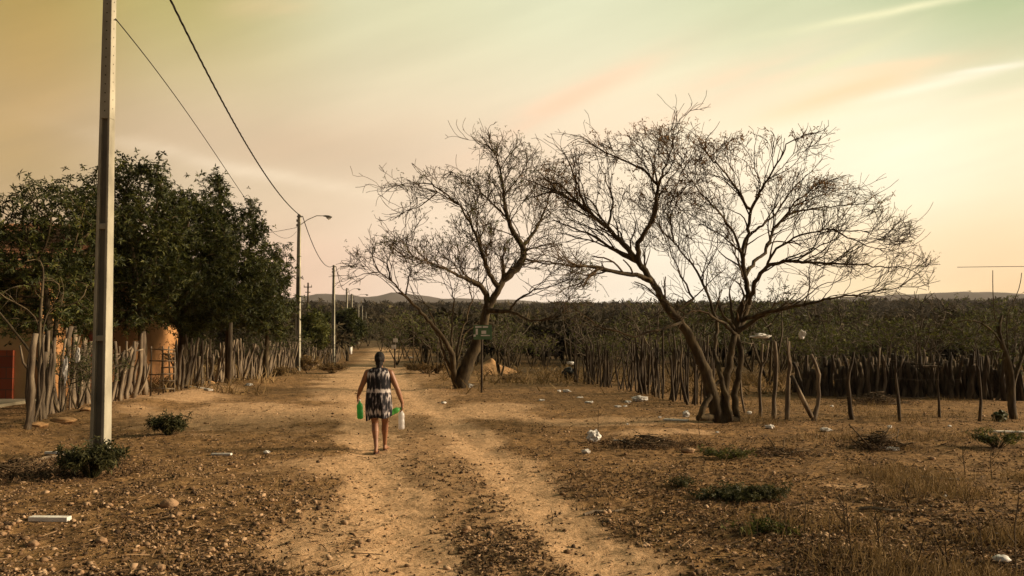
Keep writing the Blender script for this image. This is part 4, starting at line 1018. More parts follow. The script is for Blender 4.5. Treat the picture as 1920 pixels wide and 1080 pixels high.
# brush piles / twigs heaps
def brush(px, py, w, h, n, seed, label, m=twig_m, name='brush_pile', L0=.6, leafy_=500):
    g = G(px, py); rng = random.Random(seed); b = MB()
    for i in range(n):
        a = rng.uniform(0, 6.28); r = abs(rng.gauss(0, .4)); x = w / 2 * r * math.cos(a); y = w / 3 * r * math.sin(a); z = h * max(0, 1 - r) * rng.random()
        d = rng.uniform(0, 6.28); e = rng.gauss(0, .3); l = L0 * rng.uniform(.3, 1); q = Vector((math.cos(d) * math.cos(e), math.sin(d) * math.cos(e), math.sin(e))) * l / 2
        c_ = Vector((x, y, z + .02)); c_.z = max(c_.z, .01); m_ = c_ + Vector((rng.gauss(0, .04), rng.gauss(0, .04), rng.gauss(0, .03)))
        p0 = c_ - q; p1 = c_ + q; p0.z = max(p0.z, .0); p1.z = max(p1.z, 0)
        tk = .4 + .8 * rng.random() ** 2; b.tube([p0, m_, p1], [.012 * tk, .010 * tk, .003], 4)
    o = b.build(name, m, None, True); o.location = g; tag(o, label, 'brush pile')
    if leafy_:
        rs = np.random.RandomState(seed); k = leafy_; pp = np.stack([rs.normal(size=k) * w * .22, rs.normal(size=k) * w * .14, rs.rand(k) * h * .35], 1)
        leaves('dead_leaves', pp, .06, rs, litter_m, o, 5, 1, .02)
    return o
brush(1640, 757, 2.2, .3, 130, 1, 'dark heap of cut branches in the right field before the palisade')
brush(1650, 842, 1.4, .25, 90, 2, 'small brush heap with upright twigs beside white rag, right foreground', leafy_=300)
brush(1212, 836, 2.2, .14, 90, 3, 'dark flattened heap of twigs and leaves near the white bag', leafy_=900)
brush(960, 712, 1.6, .22, 60, 4, 'small heap of dark sticks behind the signboard')
brush(1450, 850, 2.0, .06, 20, 5, 'flat scatter of dead twigs and leaves right of the umbrella-shaped tree', leafy_=500)
brush(30, 888, 3.4, .16, 90, 6, 'dark pile of leaf debris at the left edge beside the green weed', leafy_=3200)
brush(1530, 715, 1.5, .5, 90, 7, 'tangle of dry brush at the left end of the palisade')
# upright twigs on heap
g = G(1640, 845); b = MB()
for dx, hh, ln in ((-.12, .42, -.28), (.06, .4, .22), (.1, .33, .05)): b.tube([(dx * .2, 0, 0), (dx + ln * .4, 0, hh * .55), (dx + ln, .02, hh)], [.016, .013, .007], 5)
b.tube([(.1, 0, .15), (.3, .05, .3)], [.01, .005], 4)
o = b.build('dead_shrub', twig_m, None, True); o.location = g; tag(o, 'forked dead shrub sticking up from the brush heap', 'shrub')
# dark object near right stake fence start
def crumple(px, py, w, h, seed, m, label, cat='plastic bag', name='plastic_bag', d=None, amp=.35, sub=3, sink=.1):
    g = G(px, py); k = g.y / F; bm = bmesh.new(); bmesh.ops.create_icosphere(bm, subdivisions=sub, radius=1); rng = random.Random(seed)
    from mathutils import noise as mn
    o3 = Vector((rng.random() * 50, rng.random() * 50, 0))
    for v in bm.verts:
        n1 = mn.noise(v.co * 1.6 + o3); n2 = mn.noise(v.co * 4 + o3); n3 = mn.noise(v.co * 9 + o3); v.co *= 1 + amp * (n1 * 1.2 + n2 * .8 + n3 * .4)
    W_, Hh = w * k / 2 * (.85 if name == 'plastic_litter' else 1), h * k / 2 * (.85 if name == 'plastic_litter' else 1)
    for v in bm.verts: v.co = Vector((v.co.x * W_, v.co.y * (d if d else W_ * .7), v.co.z * Hh + Hh * (1 - sink)))
    me = bpy.data.meshes.new(name); bm.to_mesh(me); bm.free(); me.polygons.foreach_set('use_smooth', [amp < .3] * len(me.polygons))
    o = link(name, me, m); o.location = g; o.rotation_euler = (0, 0, rng.uniform(-.4, .4)); tag(o, label, cat); return o
tarp_m = mat('dark_tarp', [(.01, .012, .01), (.03, .03, .025)], 5, .5, .3)
crumple(1068, 712, 26, 24, 3, tarp_m, 'dark rubbish bundle at the left end of the tall stake fence', 'bundle', 'rubbish_bundle')
crumple(1070, 694, 14, 6, 4, white_m, 'pale rag on top of the dark rubbish bundle', 'rag', 'rag').location.z += .3
crumple(1875, 790, 26, 20, 5, leaf_dark, 'small dark shrub mass at the foot of the right edge tree', 'shrub', 'low_shrub', amp=.6)
bags = [(1113, 828, 30, 26, 'largest white plastic bag, standing crumpled near the twig heap'), (1200, 752, 36, 12, 'long white plastic sheet in front of the tall stake fence'),
        (1177, 756, 14, 6, 'white scrap just left of the long white plastic sheet'), (1158, 764, 13, 5, 'small white scrap below left of the long plastic sheet'), (1172, 763, 9, 4, 'tiny white scrap under the long plastic sheet'),
        (1105, 756, 18, 5, 'flat white wrapper left of the scraps by the stake fence'), (1062, 736, 16, 6, 'white rag behind the track, left of the stake fence'), (1048, 735, 9, 5, 'tiny white scrap beside the rag left of the stake fence'),
        (1088, 746, 16, 3, 'thin white strip on the ground before the stake fence'), (1286, 782, 16, 13, 'curled white plastic piece beside the dark leaning stem'), (1237, 784, 8, 5, 'small white cup lid left of the curled plastic'),
        (1177, 797, 7, 4, 'single white chip on the bare sand in mid field'), (1100, 850, 18, 9, 'pale crumpled paper just below the largest white bag'), (1405, 777, 12, 8, 'white bag between the first wire fence posts'),
        (1443, 803, 20, 8, 'white twisted plastic in front of the wire fence posts'), (1548, 809, 22, 9, 'white bottle-shaped litter before the diagonal brace'), (1668, 803, 10, 7, 'white litter near the fifth wire fence post'),
        (1672, 845, 34, 9, 'white rag lying against the brush heap'), (500, 850, 15, 6, 'white plastic scrap left of the walking woman'), (85, 875, 17, 7, 'white wrapper beside the left edge debris pile'),
        (1869, 1004, 12, 7, 'small bright white scrap at the lower right edge'), (1772, 934, 6, 8, 'tiny upright white chip in the right foreground'), (1345, 812, 8, 4, 'tiny white scrap just under the umbrella-shaped tree'),
        (407, 716, 9, 9, 'pale tipped bag on the rubble by the left fence'), (462, 712, 15, 5, 'pale paper scrap in the grass before the left fence'), (467, 724, 16, 6, 'second pale paper scrap nearer the track by left fence'), (770, 672, 12, 4, 'pale scrap right of the distant little signpost'), (832, 757, 12, 5, 'pale litter left of the leaning bare tree base'), (1015, 752, 14, 4, 'flat pale litter right of the signboard'), (880, 727, 18, 9, 'pale slab of rubble at the foot of the leaning bare tree'), (1560, 763, 8, 4, 'white fleck behind the diagonal brace'), (1780, 800, 9, 4, 'white fleck under the right wire fence')]
for i, (px, py, w, h, lb) in enumerate(bags): crumple(px, py, w, h, 100 + i, white_m, lb, 'litter', 'plastic_litter', amp=.45, sub=3 if w > 12 else 2)
# white rags caught on fence and branches
def caught(px, py, D, w, h, seed, label, cat='rag', name='hanging_rag'):
    o = crumple(px, 780, w, h, seed, white_m, label, cat, name, amp=.6); s = D / o.location.y; o.location = P(px, py, D); o.scale = (s, s, s)
caught(1428, 634, 18.6, 30, 9, 7, 'torn white plastic snagged on a fence post top')
caught(1504, 636, 18.8, 12, 16, 8, 'pale hat hung on a twig above the wire fence', 'hat', 'white_hat')
caught(122, 712, 18.5, 9, 42, 9, 'white rag hung vertically between the near left fence posts')
caught(146, 675, 18.8, 7, 22, 10, 'short white rag tied high on the near left fence')
# planks & sticks
def plank(px0, py0, px1, py1, th, hh, m, label, name='plank', cat='plank', wob=0):
    a = G(px0, py0); c_ = G(px1, py1); b = MB(); d = c_ - a; l = d.length
    if wob: b.tube([(0, 0, th / 2), (l * .3, wob, th * .8), (l * .7, -wob, th * .6), (l, 0, th / 2)], [th / 2, th * .5, th * .4, th * .25], 6)
    else: b.box((l / 2, 0, hh / 2), (l, th, hh))
    o = b.build(name, m); o.location = a + Vector((0, 0, .005)); o.rotation_euler = (0, -math.asin(d.z / l), math.atan2(d.y, d.x)); tag(o, label, cat)
    if not wob:
        bv = o.modifiers.new('bevel', 'BEVEL'); bv.width = .004; bv.segments = 2
wood_w = mat('whitened_wood', [(.60, .57, .50), (.82, .79, .72)], 6, .7, .3, 30)
plank(57, 977, 130, 978, .09, .045, wood_w, 'white painted board lying on the ground, bottom left')
plank(397, 854, 434, 854, .05, .03, wood_w, 'thin white stick on the sand between pole and woman', 'stick', 'stick')
plank(1245, 788, 1290, 790, .12, .03, wood_w, 'flat pale plank lying left of the umbrella-shaped tree base')
plank(1150, 828, 1205, 837, .035, .03, wood_w, 'bent pale branch lying on the twig heap', 'fallen_branch', 'branch', .03)
plank(1728, 898, 1800, 903, .12, .03, post_d, 'dark board with pale end in the right foreground')
plank(1862, 811, 1925, 812, .10, .03, wood_w, 'pale plank at the right edge below the wire fence')
plank(60, 868, 150, 850, .04, .04, post_m, 'long pole-like stick lying left of the nearest utility pole', 'stick', 'stick', .02)
plank(85, 852, 160, 851, .05, .04, wood_w, 'thin pale board against the foot of the nearest pole')
plank(1095, 968, 1170, 958, .03, .03, post_m, 'crooked twig on the leaf litter right of the track', 'fallen_branch', 'branch', .04)
plank(1610, 958, 1690, 962, .04, .04, post_m, 'grey weathered stick in the right foreground field', 'stick', 'stick', .015)
plank(355, 727, 395, 733, .14, .05, wood_w, 'pale board on the rubble mound by the left fence')
# stones
def stone(px, py, w, seed, label, group=None, m=stone_m, fl=.6):
    o = crumple(px, py, w, w * fl, seed, m, label, 'stone', 'stone', amp=.22, sub=3, sink=.35)
    if group: o['group'] = group
stone(316, 951, 32, 1, 'largest rounded tan stone, left foreground')
stone(62, 1024, 22, 2, 'oval pale stone below the white board')
stone(190, 1018, 22, 3, 'dark-sided brown stone right of the pale oval one')
stone(1878, 1054, 30, 4, 'big pale stone in the bottom right corner', None, white_m, .55)
stone(1457, 924, 18, 5, 'pale flat stone right of the green ground weeds')
stone(1290, 848, 26, 6, 'rounded orange stone at the right end of the twig heap', None, stone_m, .4)
stone(205, 950, 14, 7, 'small pale stone between the board and largest stone')
stone(298, 1070, 26, 8, 'flat tan stone at the bottom edge, left foreground')
stone(27, 947, 14, 9, 'small pale stone at the left edge above the white board')
stone(395, 1035, 18, 10, 'reddish upright stone below the largest stone, to its right')
stone(875, 995, 18, 11, 'rounded pinkish stone between the wheel tracks')
stone(210, 850, 22, 12, 'orange block leaning against the foot of the nearest pole')
rng = random.Random(9)
for i in range(46):
    px, py = rng.uniform(0, 560), rng.uniform(930, 1078)
    if abs(px - 316) < 25 and abs(py - 951) < 12: continue
    stone(px, py, rng.uniform(6, 13) * (1.25 if rng.random() < .15 else 1), 300 + i, 'fist-sized tan stone in the gravelly left foreground', 'small stones in the left foreground')
for i in range(24):
    px, py = rng.uniform(1200, 1900), rng.uniform(860, 1070)
    stone(px, py, rng.uniform(6, 12), 400 + i, 'small tan stone in the right foreground field', 'small stones in the right foreground')
# rubble slabs by left fence
for i, (px, py, w, h, lb) in enumerate(((380, 722, 22, 12, 'tilted pale slab on the rubble mound'), (345, 722, 22, 9, 'brown rubble block left of the tilted pale slab'), (70, 800, 40, 10, 'mud clod at the foot of the nearest left fence post'), (120, 792, 50, 12, 'long mud clod along the near left fence'), (165, 770, 30, 8, 'mud clod just left of the nearest pole'))):
    crumple(px, py, w, h, 500 + i, sand_m if i > 1 else stone_m, lb, 'rubble', 'rubble', amp=.25, sink=.3)

# ---------------------------------------------------------------- weeds and shrubs
def weed(px, py, w, h, n, m, label, seed, ls=.07, group=None, name='weed'):
    g = G(px, py); rs = np.random.RandomState(seed); o = empty(name, g); tag(o, label, 'plant', group); b = MB(); pts = []
    for i in range(n):
        a = rs.rand() * 6.28; d = np.array([math.cos(a), math.sin(a) * .7, 0]) * w * .5 * rs.rand() ** .6; top_ = d + np.array([0, 0, h * rs.uniform(.4, 1)]); mid_ = d * .5 + np.array([0, 0, h * .4])
        b.tube([tuple(d * .15), tuple(mid_), tuple(top_)], [.006, .005, .003], 4)
        for t in (.35, .6, .8, 1): pts.append(mid_ * (1 - t) + top_ * t)
    b.build('stems', twig_m if m is not weed_m else weed_m, o); leaves('leaves', np.array(pts), ls, rs, m, o, 6, 2, .035)
weed(172, 895, .85, .42, 70, weed_m, 'bushy green weed growing in front of the nearest pole foot', 1, .075)
weed(316, 815, .75, .36, 60, weed_m, 'dark green low bush right of the nearest pole', 2, .075)
weed(1380, 935, 1.1, .10, 45, weed_m, 'spreading green ground weed in the right field', 3, .06)
weed(1440, 935, .5, .14, 26, weed_m, 'small green ground weed touching the spreading one', 4, .05)
weed(1430, 1000, .7, .09, 24, leaf_mid, 'dull olive ground weed low in the right foreground', 5, .05)
weed(1360, 860, .9, .14, 36, leaf_mid, 'olive ground weed below the umbrella-shaped tree', 6, .05)
weed(1280, 912, .5, .10, 20, weed_m, 'tiny green weed left of the spreading ground weed', 7, .045)
weed(1870, 840, 1.0, .3, 30, leaf_mid, 'olive scrubby weed before the right edge tree', 8, .07)
for i, (px, py, w, h, lb) in enumerate(((575, 695, 2.0, .8, 'dry brown bush at the foot of the second pole'), (600, 680, 2.0, 1.0, 'tall pale dry bush between second and third poles'), (622, 700, 1.6, .5, 'low dry bush before the third pole'), (520, 705, 2.0, .4, 'low dry scrub before the far left fence'), (800, 700, 2.2, .5, 'low dry scrub right of the distant track'))):
    weed(px, py, w, h, 60, straw_m, lb, 20 + i, .12, None, 'dry_bush')
# upright bare saplings in the right foreground
def sapling(px, py, h, seed, label, group='bare saplings in the right foreground', n=7):
    g = G(px, py); rs = np.random.RandomState(seed); b = MB(); top_ = np.array([rs.normal() * .05, 0, h]); b.tube([(0, 0, 0), tuple(top_ * .5 + rs.normal(size=3) * .015), tuple(top_)], [.006, .005, .003], 4)
    for i in range(n):
        t = rs.uniform(.2, .9); a = rs.rand() * 6.28; l = h * rs.uniform(.15, .4); p_ = top_ * t; b.tube([tuple(p_), tuple(p_ + np.array([math.cos(a) * l * .5, math.sin(a) * l * .5, l * .45])), tuple(p_ + np.array([math.cos(a) * l * .8, math.sin(a) * l * .8, l]))], [.004, .003, .002], 3)
    o = b.build('sapling', twig_m); o.location = g; tag(o, label, 'sapling', group)
for i, (px, py, h) in enumerate(((1556, 1060, .42), (1508, 1000, .36), (1600, 1070, .55), (1712, 1075, .34), (1845, 1060, .42), (1703, 955, .34), (1905, 1070, .6), (1475, 1010, .34), (1650, 1040, .45), (1585, 1000, .4), (1780, 1078, .4), (1810, 890, .4), (1860, 900, .4))):
    sapling(px, py, h, 600 + i, 'thin bare sapling among the dry grass, right foreground')
sapling(1122, 812, .55, 701, 'lone thin bare sapling behind the largest white bag', None, 4)
sapling(1312, 815, .3, 702, 'short bare sapling below the umbrella-shaped tree', None, 4)

# ---------------------------------------------------------------- ground scatter (stuff)
rs = np.random.RandomState(99)
def scatter(n, ylo, yhi, wfun, xr=.66, p=1.0):
    out = []; tot = 0
    while tot < n:
        k = n * 3; u = rs.rand(k); y = (ylo ** -p + u * (yhi ** -p - ylo ** -p)) ** (-1 / p); x = rs.uniform(-xr, xr, k) * y
        keep = rs.rand(k) < wfun(x, y); out.append(np.stack([x[keep], y[keep]], 1)); tot += keep.sum()
    q = np.concatenate(out)[:n]; return np.stack([q[:, 0], q[:, 1], Hm(q[:, 0], q[:, 1])], 1)
ico_v = []; bm = bmesh.new(); bmesh.ops.create_icosphere(bm, subdivisions=1, radius=1)
ico_v = np.array([v.co[:] for v in bm.verts]); ico_f = np.array([[v.index for v in f.verts] for f in bm.faces]); bm.free()
def wpeb(x, y):
    m = path_mask(x, y); c_ = sst(-.15, .35, fbm(x / 1.1 + 40, y / 1.1, 3)); return np.clip((1 - m) * (.2 + .8 * c_) + .05, 0, 1) * np.where(x < 0, 1.0, .75)
pos = scatter(34000, 5.6, 24, wpeb, .66, 1.6); n = len(pos)
sz = np.clip(np.exp(rs.normal(size=n) * .6) * .0078, .0035, .034); scl = np.stack([sz * rs.uniform(.8, 1.6, n), sz * rs.uniform(.7, 1.2, n), sz * rs.uniform(.4, .8, n)], 1)
jv = ico_v * (1 + .18 * rs.normal(size=(len(ico_v), 1)))
V, Fc = inst(jv, ico_f, pos + np.array([0, 0, 1]) * (scl[:, 2:] * .35), rotz(n, rs, .25), scl)
tag(np_mesh('pebbles', V, Fc, pebble_m, None, True), 'loose brown and tan pebbles strewn over the dry ground', 'gravel', kind='stuff')
pos = scatter(12000, 8, 45, lambda x, y: np.clip(sst(-.25, .3, fbm(x / .8 + 3, y / 1.1 + 33, 3)) * (1 - .45 * path_mask(x, y)), 0, 1), .6, .9); n = len(pos)
sz = np.clip(np.exp(rs.normal(size=n) * .5) * .0095, .004, .03) * (.6 + pos[:, 1] / 28); scl = np.stack([sz * rs.uniform(.9, 2.0, n), sz * rs.uniform(.8, 1.2, n), sz * rs.uniform(.35, .7, n)], 1)
V, Fc = inst(ico_v * (1 + .22 * rs.normal(size=(len(ico_v), 1))), ico_f, pos, rotz(n, rs, .25), scl)
tag(np_mesh('earth_clods', V, Fc, mat('clod_earth', [(.07, .04, .018), (.18, .105, .045), (.36, .22, .10)], 5, .95, .4, 60, island=.6), None, True), 'crumbly clods of dry earth kicked up on and beside the track', 'earth clods', kind='stuff')
lv = np.array([(0, -1, 0), (.45, -.2, .22), (0, 1, .05), (-.45, .2, .25)]); lf = np.array([[0, 1, 2, 3]])
def wlit(x, y):
    m = path_mask(x, y); c_ = sst(-.1, .4, fbm(x / .9 + 11, y / .9 + 70, 3)); return np.clip((1 - m) * (.12 + .9 * c_) + .02, 0, 1) * np.where(x > -.5, 1.0, .55)
pos = scatter(42000, 5.6, 30, wlit, .66, 1.5); n = len(pos)
V, Fc = inst(lv, lf, pos + np.array([0, 0, .008]), rotz(n, rs, .5), rs.uniform(.010, .034, n))
tag(np_mesh('leaf_litter', V, Fc, litter_m), 'curled dead leaves littering the ground beside the track', 'leaf litter', kind='stuff')
st_v = np.array([(-1, -.02, 0), (-1, .02, 0), (1, .012, .02), (1, -.012, .02), (-1, 0, .04), (1, 0, .05)]); st_f = np.array([[0, 1, 2, 3], [1, 4, 5, 2], [4, 0, 3, 5]])
pos = scatter(3000, 5.6, 30, lambda x, y: np.clip(1.0 - path_mask(x, y) * .8, 0, 1) * .8, .66, 1.4); n = len(pos)
V, Fc = inst(st_v, st_f, pos + np.array([0, 0, .01]), rotz(n, rs, .12), np.stack([rs.uniform(.02, .11, n), rs.uniform(.1, .22, n), rs.uniform(.1, .22, n)], 1))
tag(np_mesh('fallen_twigs', V, Fc, litter_m), 'broken twigs scattered over the dry ground', 'twigs', kind='stuff')
gv = np.array([(-.012, 0, 0), (.012, 0, 0), (.05, .02, .55), (.035, .02, .55), (.14, .05, 1), (.135, .05, 1)]); gf = np.array([[0, 1, 2, 3], [3, 2, 4, 5]])
def wgr(x, y):
    c_ = sst(0.02, .4, fbm(x / 1.3 + 90, y / 1.3 + 5, 3)); right = sst(1.5, 5, x - (y - 6) * .05); left = np.exp(-((x + 9) / 1.2) ** 2) * (y > 26) * .8
    return np.clip(right * c_ + left + .02 * c_, 0, 1) * (1 - path_mask(x, y) * .9)
pos = scatter(15000, 5.8, 40, wgr, .66, .9); n = len(pos)
V, Fc = inst(gv, gf, pos, rotz(n, rs, .35), np.stack([rs.uniform(.2, .5, n), rs.uniform(.2, .5, n), rs.uniform(.04, .20, n)], 1))
tag(np_mesh('dry_grass', V, Fc, straw_m), 'thin dry grass standing in tufts over the right field', 'grass', kind='stuff')
# grass at fences/middle distance
pos = scatter(9000, 26, 60, lambda x, y: sst(2.5, 4, np.abs(x - road_x(y))) * sst(-.2, .3, fbm(x / 3, y / 3, 2)), .6, .5); n = len(pos)
V, Fc = inst(gv, gf, pos, rotz(n, rs, .4), np.stack([np.full(n, 2.2), np.full(n, 2.2), rs.uniform(.12, .45, n)], 1))
tag(np_mesh('dry_grass', V, Fc, straw_m), 'dry brush grass along the fences in the middle distance', 'grass', kind='stuff')

# ---------------------------------------------------------------- the woman
def skin_mat():
    return mat('brown_skin', [(.22, .10, .052), (.30, .145, .075)], 6, .5, .05, 60, spec=.4)
skin = skin_mat(); hair_m = mat('black_hair', [(.003, .0025, .002), (.012, .008, .006)], 40, .75, .9, 60, (1, 1, .2))
def dress_mat():
    m = mat('tie_dye_cloth', [(.008, .008, .010), (.008, .008, .010)], 5, .85, .15, 120); t = m.node_tree; b = t.nodes['Principled BSDF']
    tcn = t.nodes.new('ShaderNodeTexCoord'); mp_ = t.nodes.new('ShaderNodeMapping'); mp_.inputs['Scale'].default_value = (24, 24, 6); t.links.new(tcn.outputs['Object'], mp_.inputs[0])
    n = t.nodes.new('ShaderNodeTexNoise'); n.inputs['Scale'].default_value = 1.4; n.inputs['Detail'].default_value = 6; t.links.new(mp_.outputs[0], n.inputs['Vector'])
    s = t.nodes.new('ShaderNodeSeparateXYZ'); t.links.new(tcn.outputs['Object'], s.inputs[0])
    mr = t.nodes.new('ShaderNodeMapRange'); mr.inputs[1].default_value = .60; mr.inputs[2].default_value = 1.38; t.links.new(s.outputs[2], mr.inputs[0])
    r = t.nodes.new('ShaderNodeValToRGB'); e = r.color_ramp.elements; vals = [(0, .30), (.05, .58), (.11, .50), (.18, .36), (.34, .40), (.45, .40), (.48, .74), (.52, .74), (.56, .30), (.68, .26), (.76, .38), (.84, .60), (.90, .5), (1, .1)]
    e[0].position, e[0].color = 0, (.35,) * 3 + (1,); e[1].position, e[1].color = 1, (.12,) * 3 + (1,)
    for p_, v_ in vals[1:-1]:
        x = e.new(p_); x.color = (v_, v_, v_, 1)
    t.links.new(mr.outputs[0], r.inputs[0])
    ad = t.nodes.new('ShaderNodeMath'); ad.operation = 'MULTIPLY_ADD'; t.links.new(r.outputs[0], ad.inputs[0]); ad.inputs[1].default_value = .55; t.links.new(n.outputs['Fac'], ad.inputs[2])
    r2 = t.nodes.new('ShaderNodeValToRGB'); e = r2.color_ramp.elements; e[0].position, e[0].color = .70, (.009, .009, .012, 1); e[1].position, e[1].color = .90, (.60, .55, .52, 1)
    q = e.new(.79); q.color = (.10, .085, .09, 1)
    t.links.new(ad.outputs[0], r2.inputs[0]); t.links.new(r2.outputs[0], b.inputs['Base Color']); return m
wg = G(709, 849)
wm = empty('person', wg); tag(wm, 'woman in sleeveless black and white dress walking away down the track with plastic bottles', 'person')
WX = wg.x
def cone(b, p0, p1, r0, r1, n=14, seg=5):
    p0, p1 = Vector(p0), Vector(p1); d = p1 - p0; l = d.length; d.normalize(); pts = []; rad = []
    for i in range(seg + 1):
        a = math.pi / 2 * (1 - i / seg); pts.append(p0 - d * (r0 * math.sin(a))); rad.append(max(r0 * math.cos(a), .0006))
    for i in range(1, seg + 1):
        t = i / seg; pts.append(p0 + d * l * t); rad.append(r0 + (r1 - r0) * t)
    for i in range(1, seg + 1):
        a = math.pi / 2 * i / seg; pts.append(p1 + d * (r1 * math.sin(a))); rad.append(max(r1 * math.cos(a), .0006))
    b.tube(pts, rad, n)
def ell(b, c_, r, n=16, m_=12, rz=0):
    vs = []; fs = []
    M_ = Matrix.Rotation(rz, 3, 'Z')
    for i in range(1, m_):
        a = math.pi * i / m_
        for j in range(n):
            t = 2 * math.pi * j / n; vs.append(Vector(c_) + M_ @ Vector((r[0] * math.sin(a) * math.cos(t), r[1] * math.sin(a) * math.sin(t), -r[2] * math.cos(a))))
    k = len(vs); vs.append(Vector(c_) - Vector((0, 0, r[2]))); vs.append(Vector(c_) + Vector((0, 0, r[2])))
    for i in range(m_ - 2):
        for j in range(n): fs.append((i * n + j, i * n + (j + 1) % n, (i + 1) * n + (j + 1) % n, (i + 1) * n + j))
    for j in range(n): fs.append((k, (j + 1) % n, j)); fs.append((k + 1, (m_ - 2) * n + j, (m_ - 2) * n + (j + 1) % n))
    b.add(vs, fs)
def remesh(b, name, m, vox, parent, it=4):
    o = b.build(name, m, parent, True); md = o.modifiers.new('r', 'REMESH'); md.mode = 'VOXEL'; md.voxel_size = vox; md.use_smooth_shade = True
    ms = o.modifiers.new('s', 'SMOOTH'); ms.iterations = it; ms.factor = .5
    bpy.context.view_layer.update(); dg = bpy.context.evaluated_depsgraph_get(); me = bpy.data.meshes.new_from_object(o.evaluated_get(dg)); o.modifiers.clear(); o.data = me
    me.polygons.foreach_set('use_smooth', [True] * len(me.polygons)); return o
b = MB()
# +y is away from the camera (walking direction)
hd = Vector((0.012, .03, 1.49))
ell(b, hd, (.074, .092, .108)); ell(b, hd + Vector((0, .03, -.055)), (.055, .062, .06))        # skull, jaw
ell(b, hd + Vector((0, .098, -.022)), (.013, .02, .02)); ell(b, hd + Vector((0, .088, -.062)), (.024, .012, .010))   # nose, lips
for s in (-1, 1):
    ell(b, hd + Vector((s * .076, .0, -.015)), (.010, .018, .028)); ell(b, hd + Vector((s * .028, .084, .004)), (.013, .010, .009)); ell(b, hd + Vector((s * .04, .07, -.035)), (.025, .02, .022))
cone(b, (.008, .0, 1.28), (.012, .015, 1.42), .056, .048)
for z, rx, ry in ((1.25, .155, .085), (1.14, .15, .10), (1.02, .145, .10), (.90, .165, .115), (.80, .172, .12)): ell(b, (0.002, 0, z), (rx, ry, .12))
SL, SR = Vector((-.172, 0, 1.272)), Vector((.185, 0, 1.268)); EL, ER = Vector((-.278, .03, 1.05)), Vector((.300, .02, 1.01)); WL, WR = Vector((-.350, .15, .90)), Vector((.372, .08, .78))
cone(b, (-.05, 0, 1.31), SL, .05, .055); cone(b, (.05, 0, 1.31), SR, .05, .055)
cone(b, SL, SL.lerp(EL, .5), .058, .050); cone(b, SL.lerp(EL, .5), EL, .050, .038); cone(b, SR, SR.lerp(ER, .5), .058, .051); cone(b, SR.lerp(ER, .5), ER, .051, .039)
cone(b, EL, EL.lerp(WL, .35), .040, .040); cone(b, EL.lerp(WL, .35), WL, .040, .025); cone(b, ER, ER.lerp(WR, .35), .041, .041); cone(b, ER.lerp(WR, .35), WR, .041, .026)
def hand(W_, dr, side, curl):
    dr = Vector(dr).normalized(); lat = Vector((0, 1, 0)); lat = (lat - dr * lat.dot(dr)).normalized(); nrm = dr.cross(lat) * side  # palm normal inward
    pc = W_ + dr * .05
    cone(b, W_, W_ + dr * .03, .024, .026)
    for k in range(4): cone(b, W_ + dr * .02 + lat * (k - 1.5) * .012, W_ + dr * .085 + lat * (k - 1.5) * .018, .0145, .0115, 8, 3)
    for k, ln in enumerate((.066, .076, .072, .056)):
        p_ = W_ + dr * .088 + lat * (1.5 - k) * .019; d = dr.copy(); r = .0095
        for s in range(3):
            d = (d + nrm * curl * (.55 + .15 * s)).normalized(); q = p_ + d * ln * (.42, .33, .25)[s]; cone(b, p_, q, r, r * .9, 8, 3); p_ = q; r *= .9
    t0 = W_ + dr * .03 + lat * .026; t1 = t0 + (lat * .6 + dr * .7 + nrm * .4).normalized() * .036; t2 = t1 + (dr * .7 + nrm * .7).normalized() * .03
    cone(b, t0, t1, .013, .011, 8, 3); cone(b, t1, t2, .011, .009, 8, 3)
    return W_ + dr * .09 + nrm * .028
hL = hand(WL, (-.12, .25, -.96), 1, 1.0); hR = hand(WR, (.05, .1, -.99), -1, 1.0)
# legs: left planted, right a step ahead with heel near ground
HL_, HR_ = Vector((-.085, 0, .80)), Vector((.09, .02, .80)); KL, KR = Vector((-.06, .06, .46)), Vector((.085, .16, .47)); AL, AR = Vector((-.018, -.10, .10)), Vector((.064, .30, .085))
for h_, k_, a_, s in ((HL_, KL, AL, -1), (HR_, KR, AR, 1)):
    cone(b, h_, k_, .088, .055); cone(b, k_, k_.lerp(a_, .32) + Vector((0, -.018, 0)), .052, .056); cone(b, k_.lerp(a_, .32) + Vector((0, -.018, 0)), k_.lerp(a_, .68), .055, .038); cone(b, k_.lerp(a_, .68), a_, .038, .030)
    f0 = Vector((a_.x, a_.y - .035, .045)); cone(b, a_, f0, .030, .028); f1 = Vector((a_.x + s * .015, a_.y + .13, .032)); cone(b, f0, f1, .030, .027); cone(b, a_ + Vector((0, .01, -.02)), f1, .028, .022)
    for k in range(5): cone(b, f1 + Vector((s * (k - 2) * .015, .0, -.004)), f1 + Vector((s * (k - 2) * .018, .055 - .006 * (4 - k if s < 0 else k), -.010)), .012, .009, 7, 3)
remesh(b, 'body', skin, .0055, wm, 3)
# hair
b = MB(); ell(b, hd + Vector((0, -.018, .018)), (.084, .092, .108)); ell(b, hd + Vector((0, -.05, -.06)), (.062, .05, .07)); ell(b, hd + Vector((0, -.10, .0)), (.04, .032, .042))
cone(b, hd + Vector((0, -.055, -.05)), hd + Vector((0, -.062, -.17)), .05, .04)
remesh(b, 'hair', hair_m, .006, wm, 2)
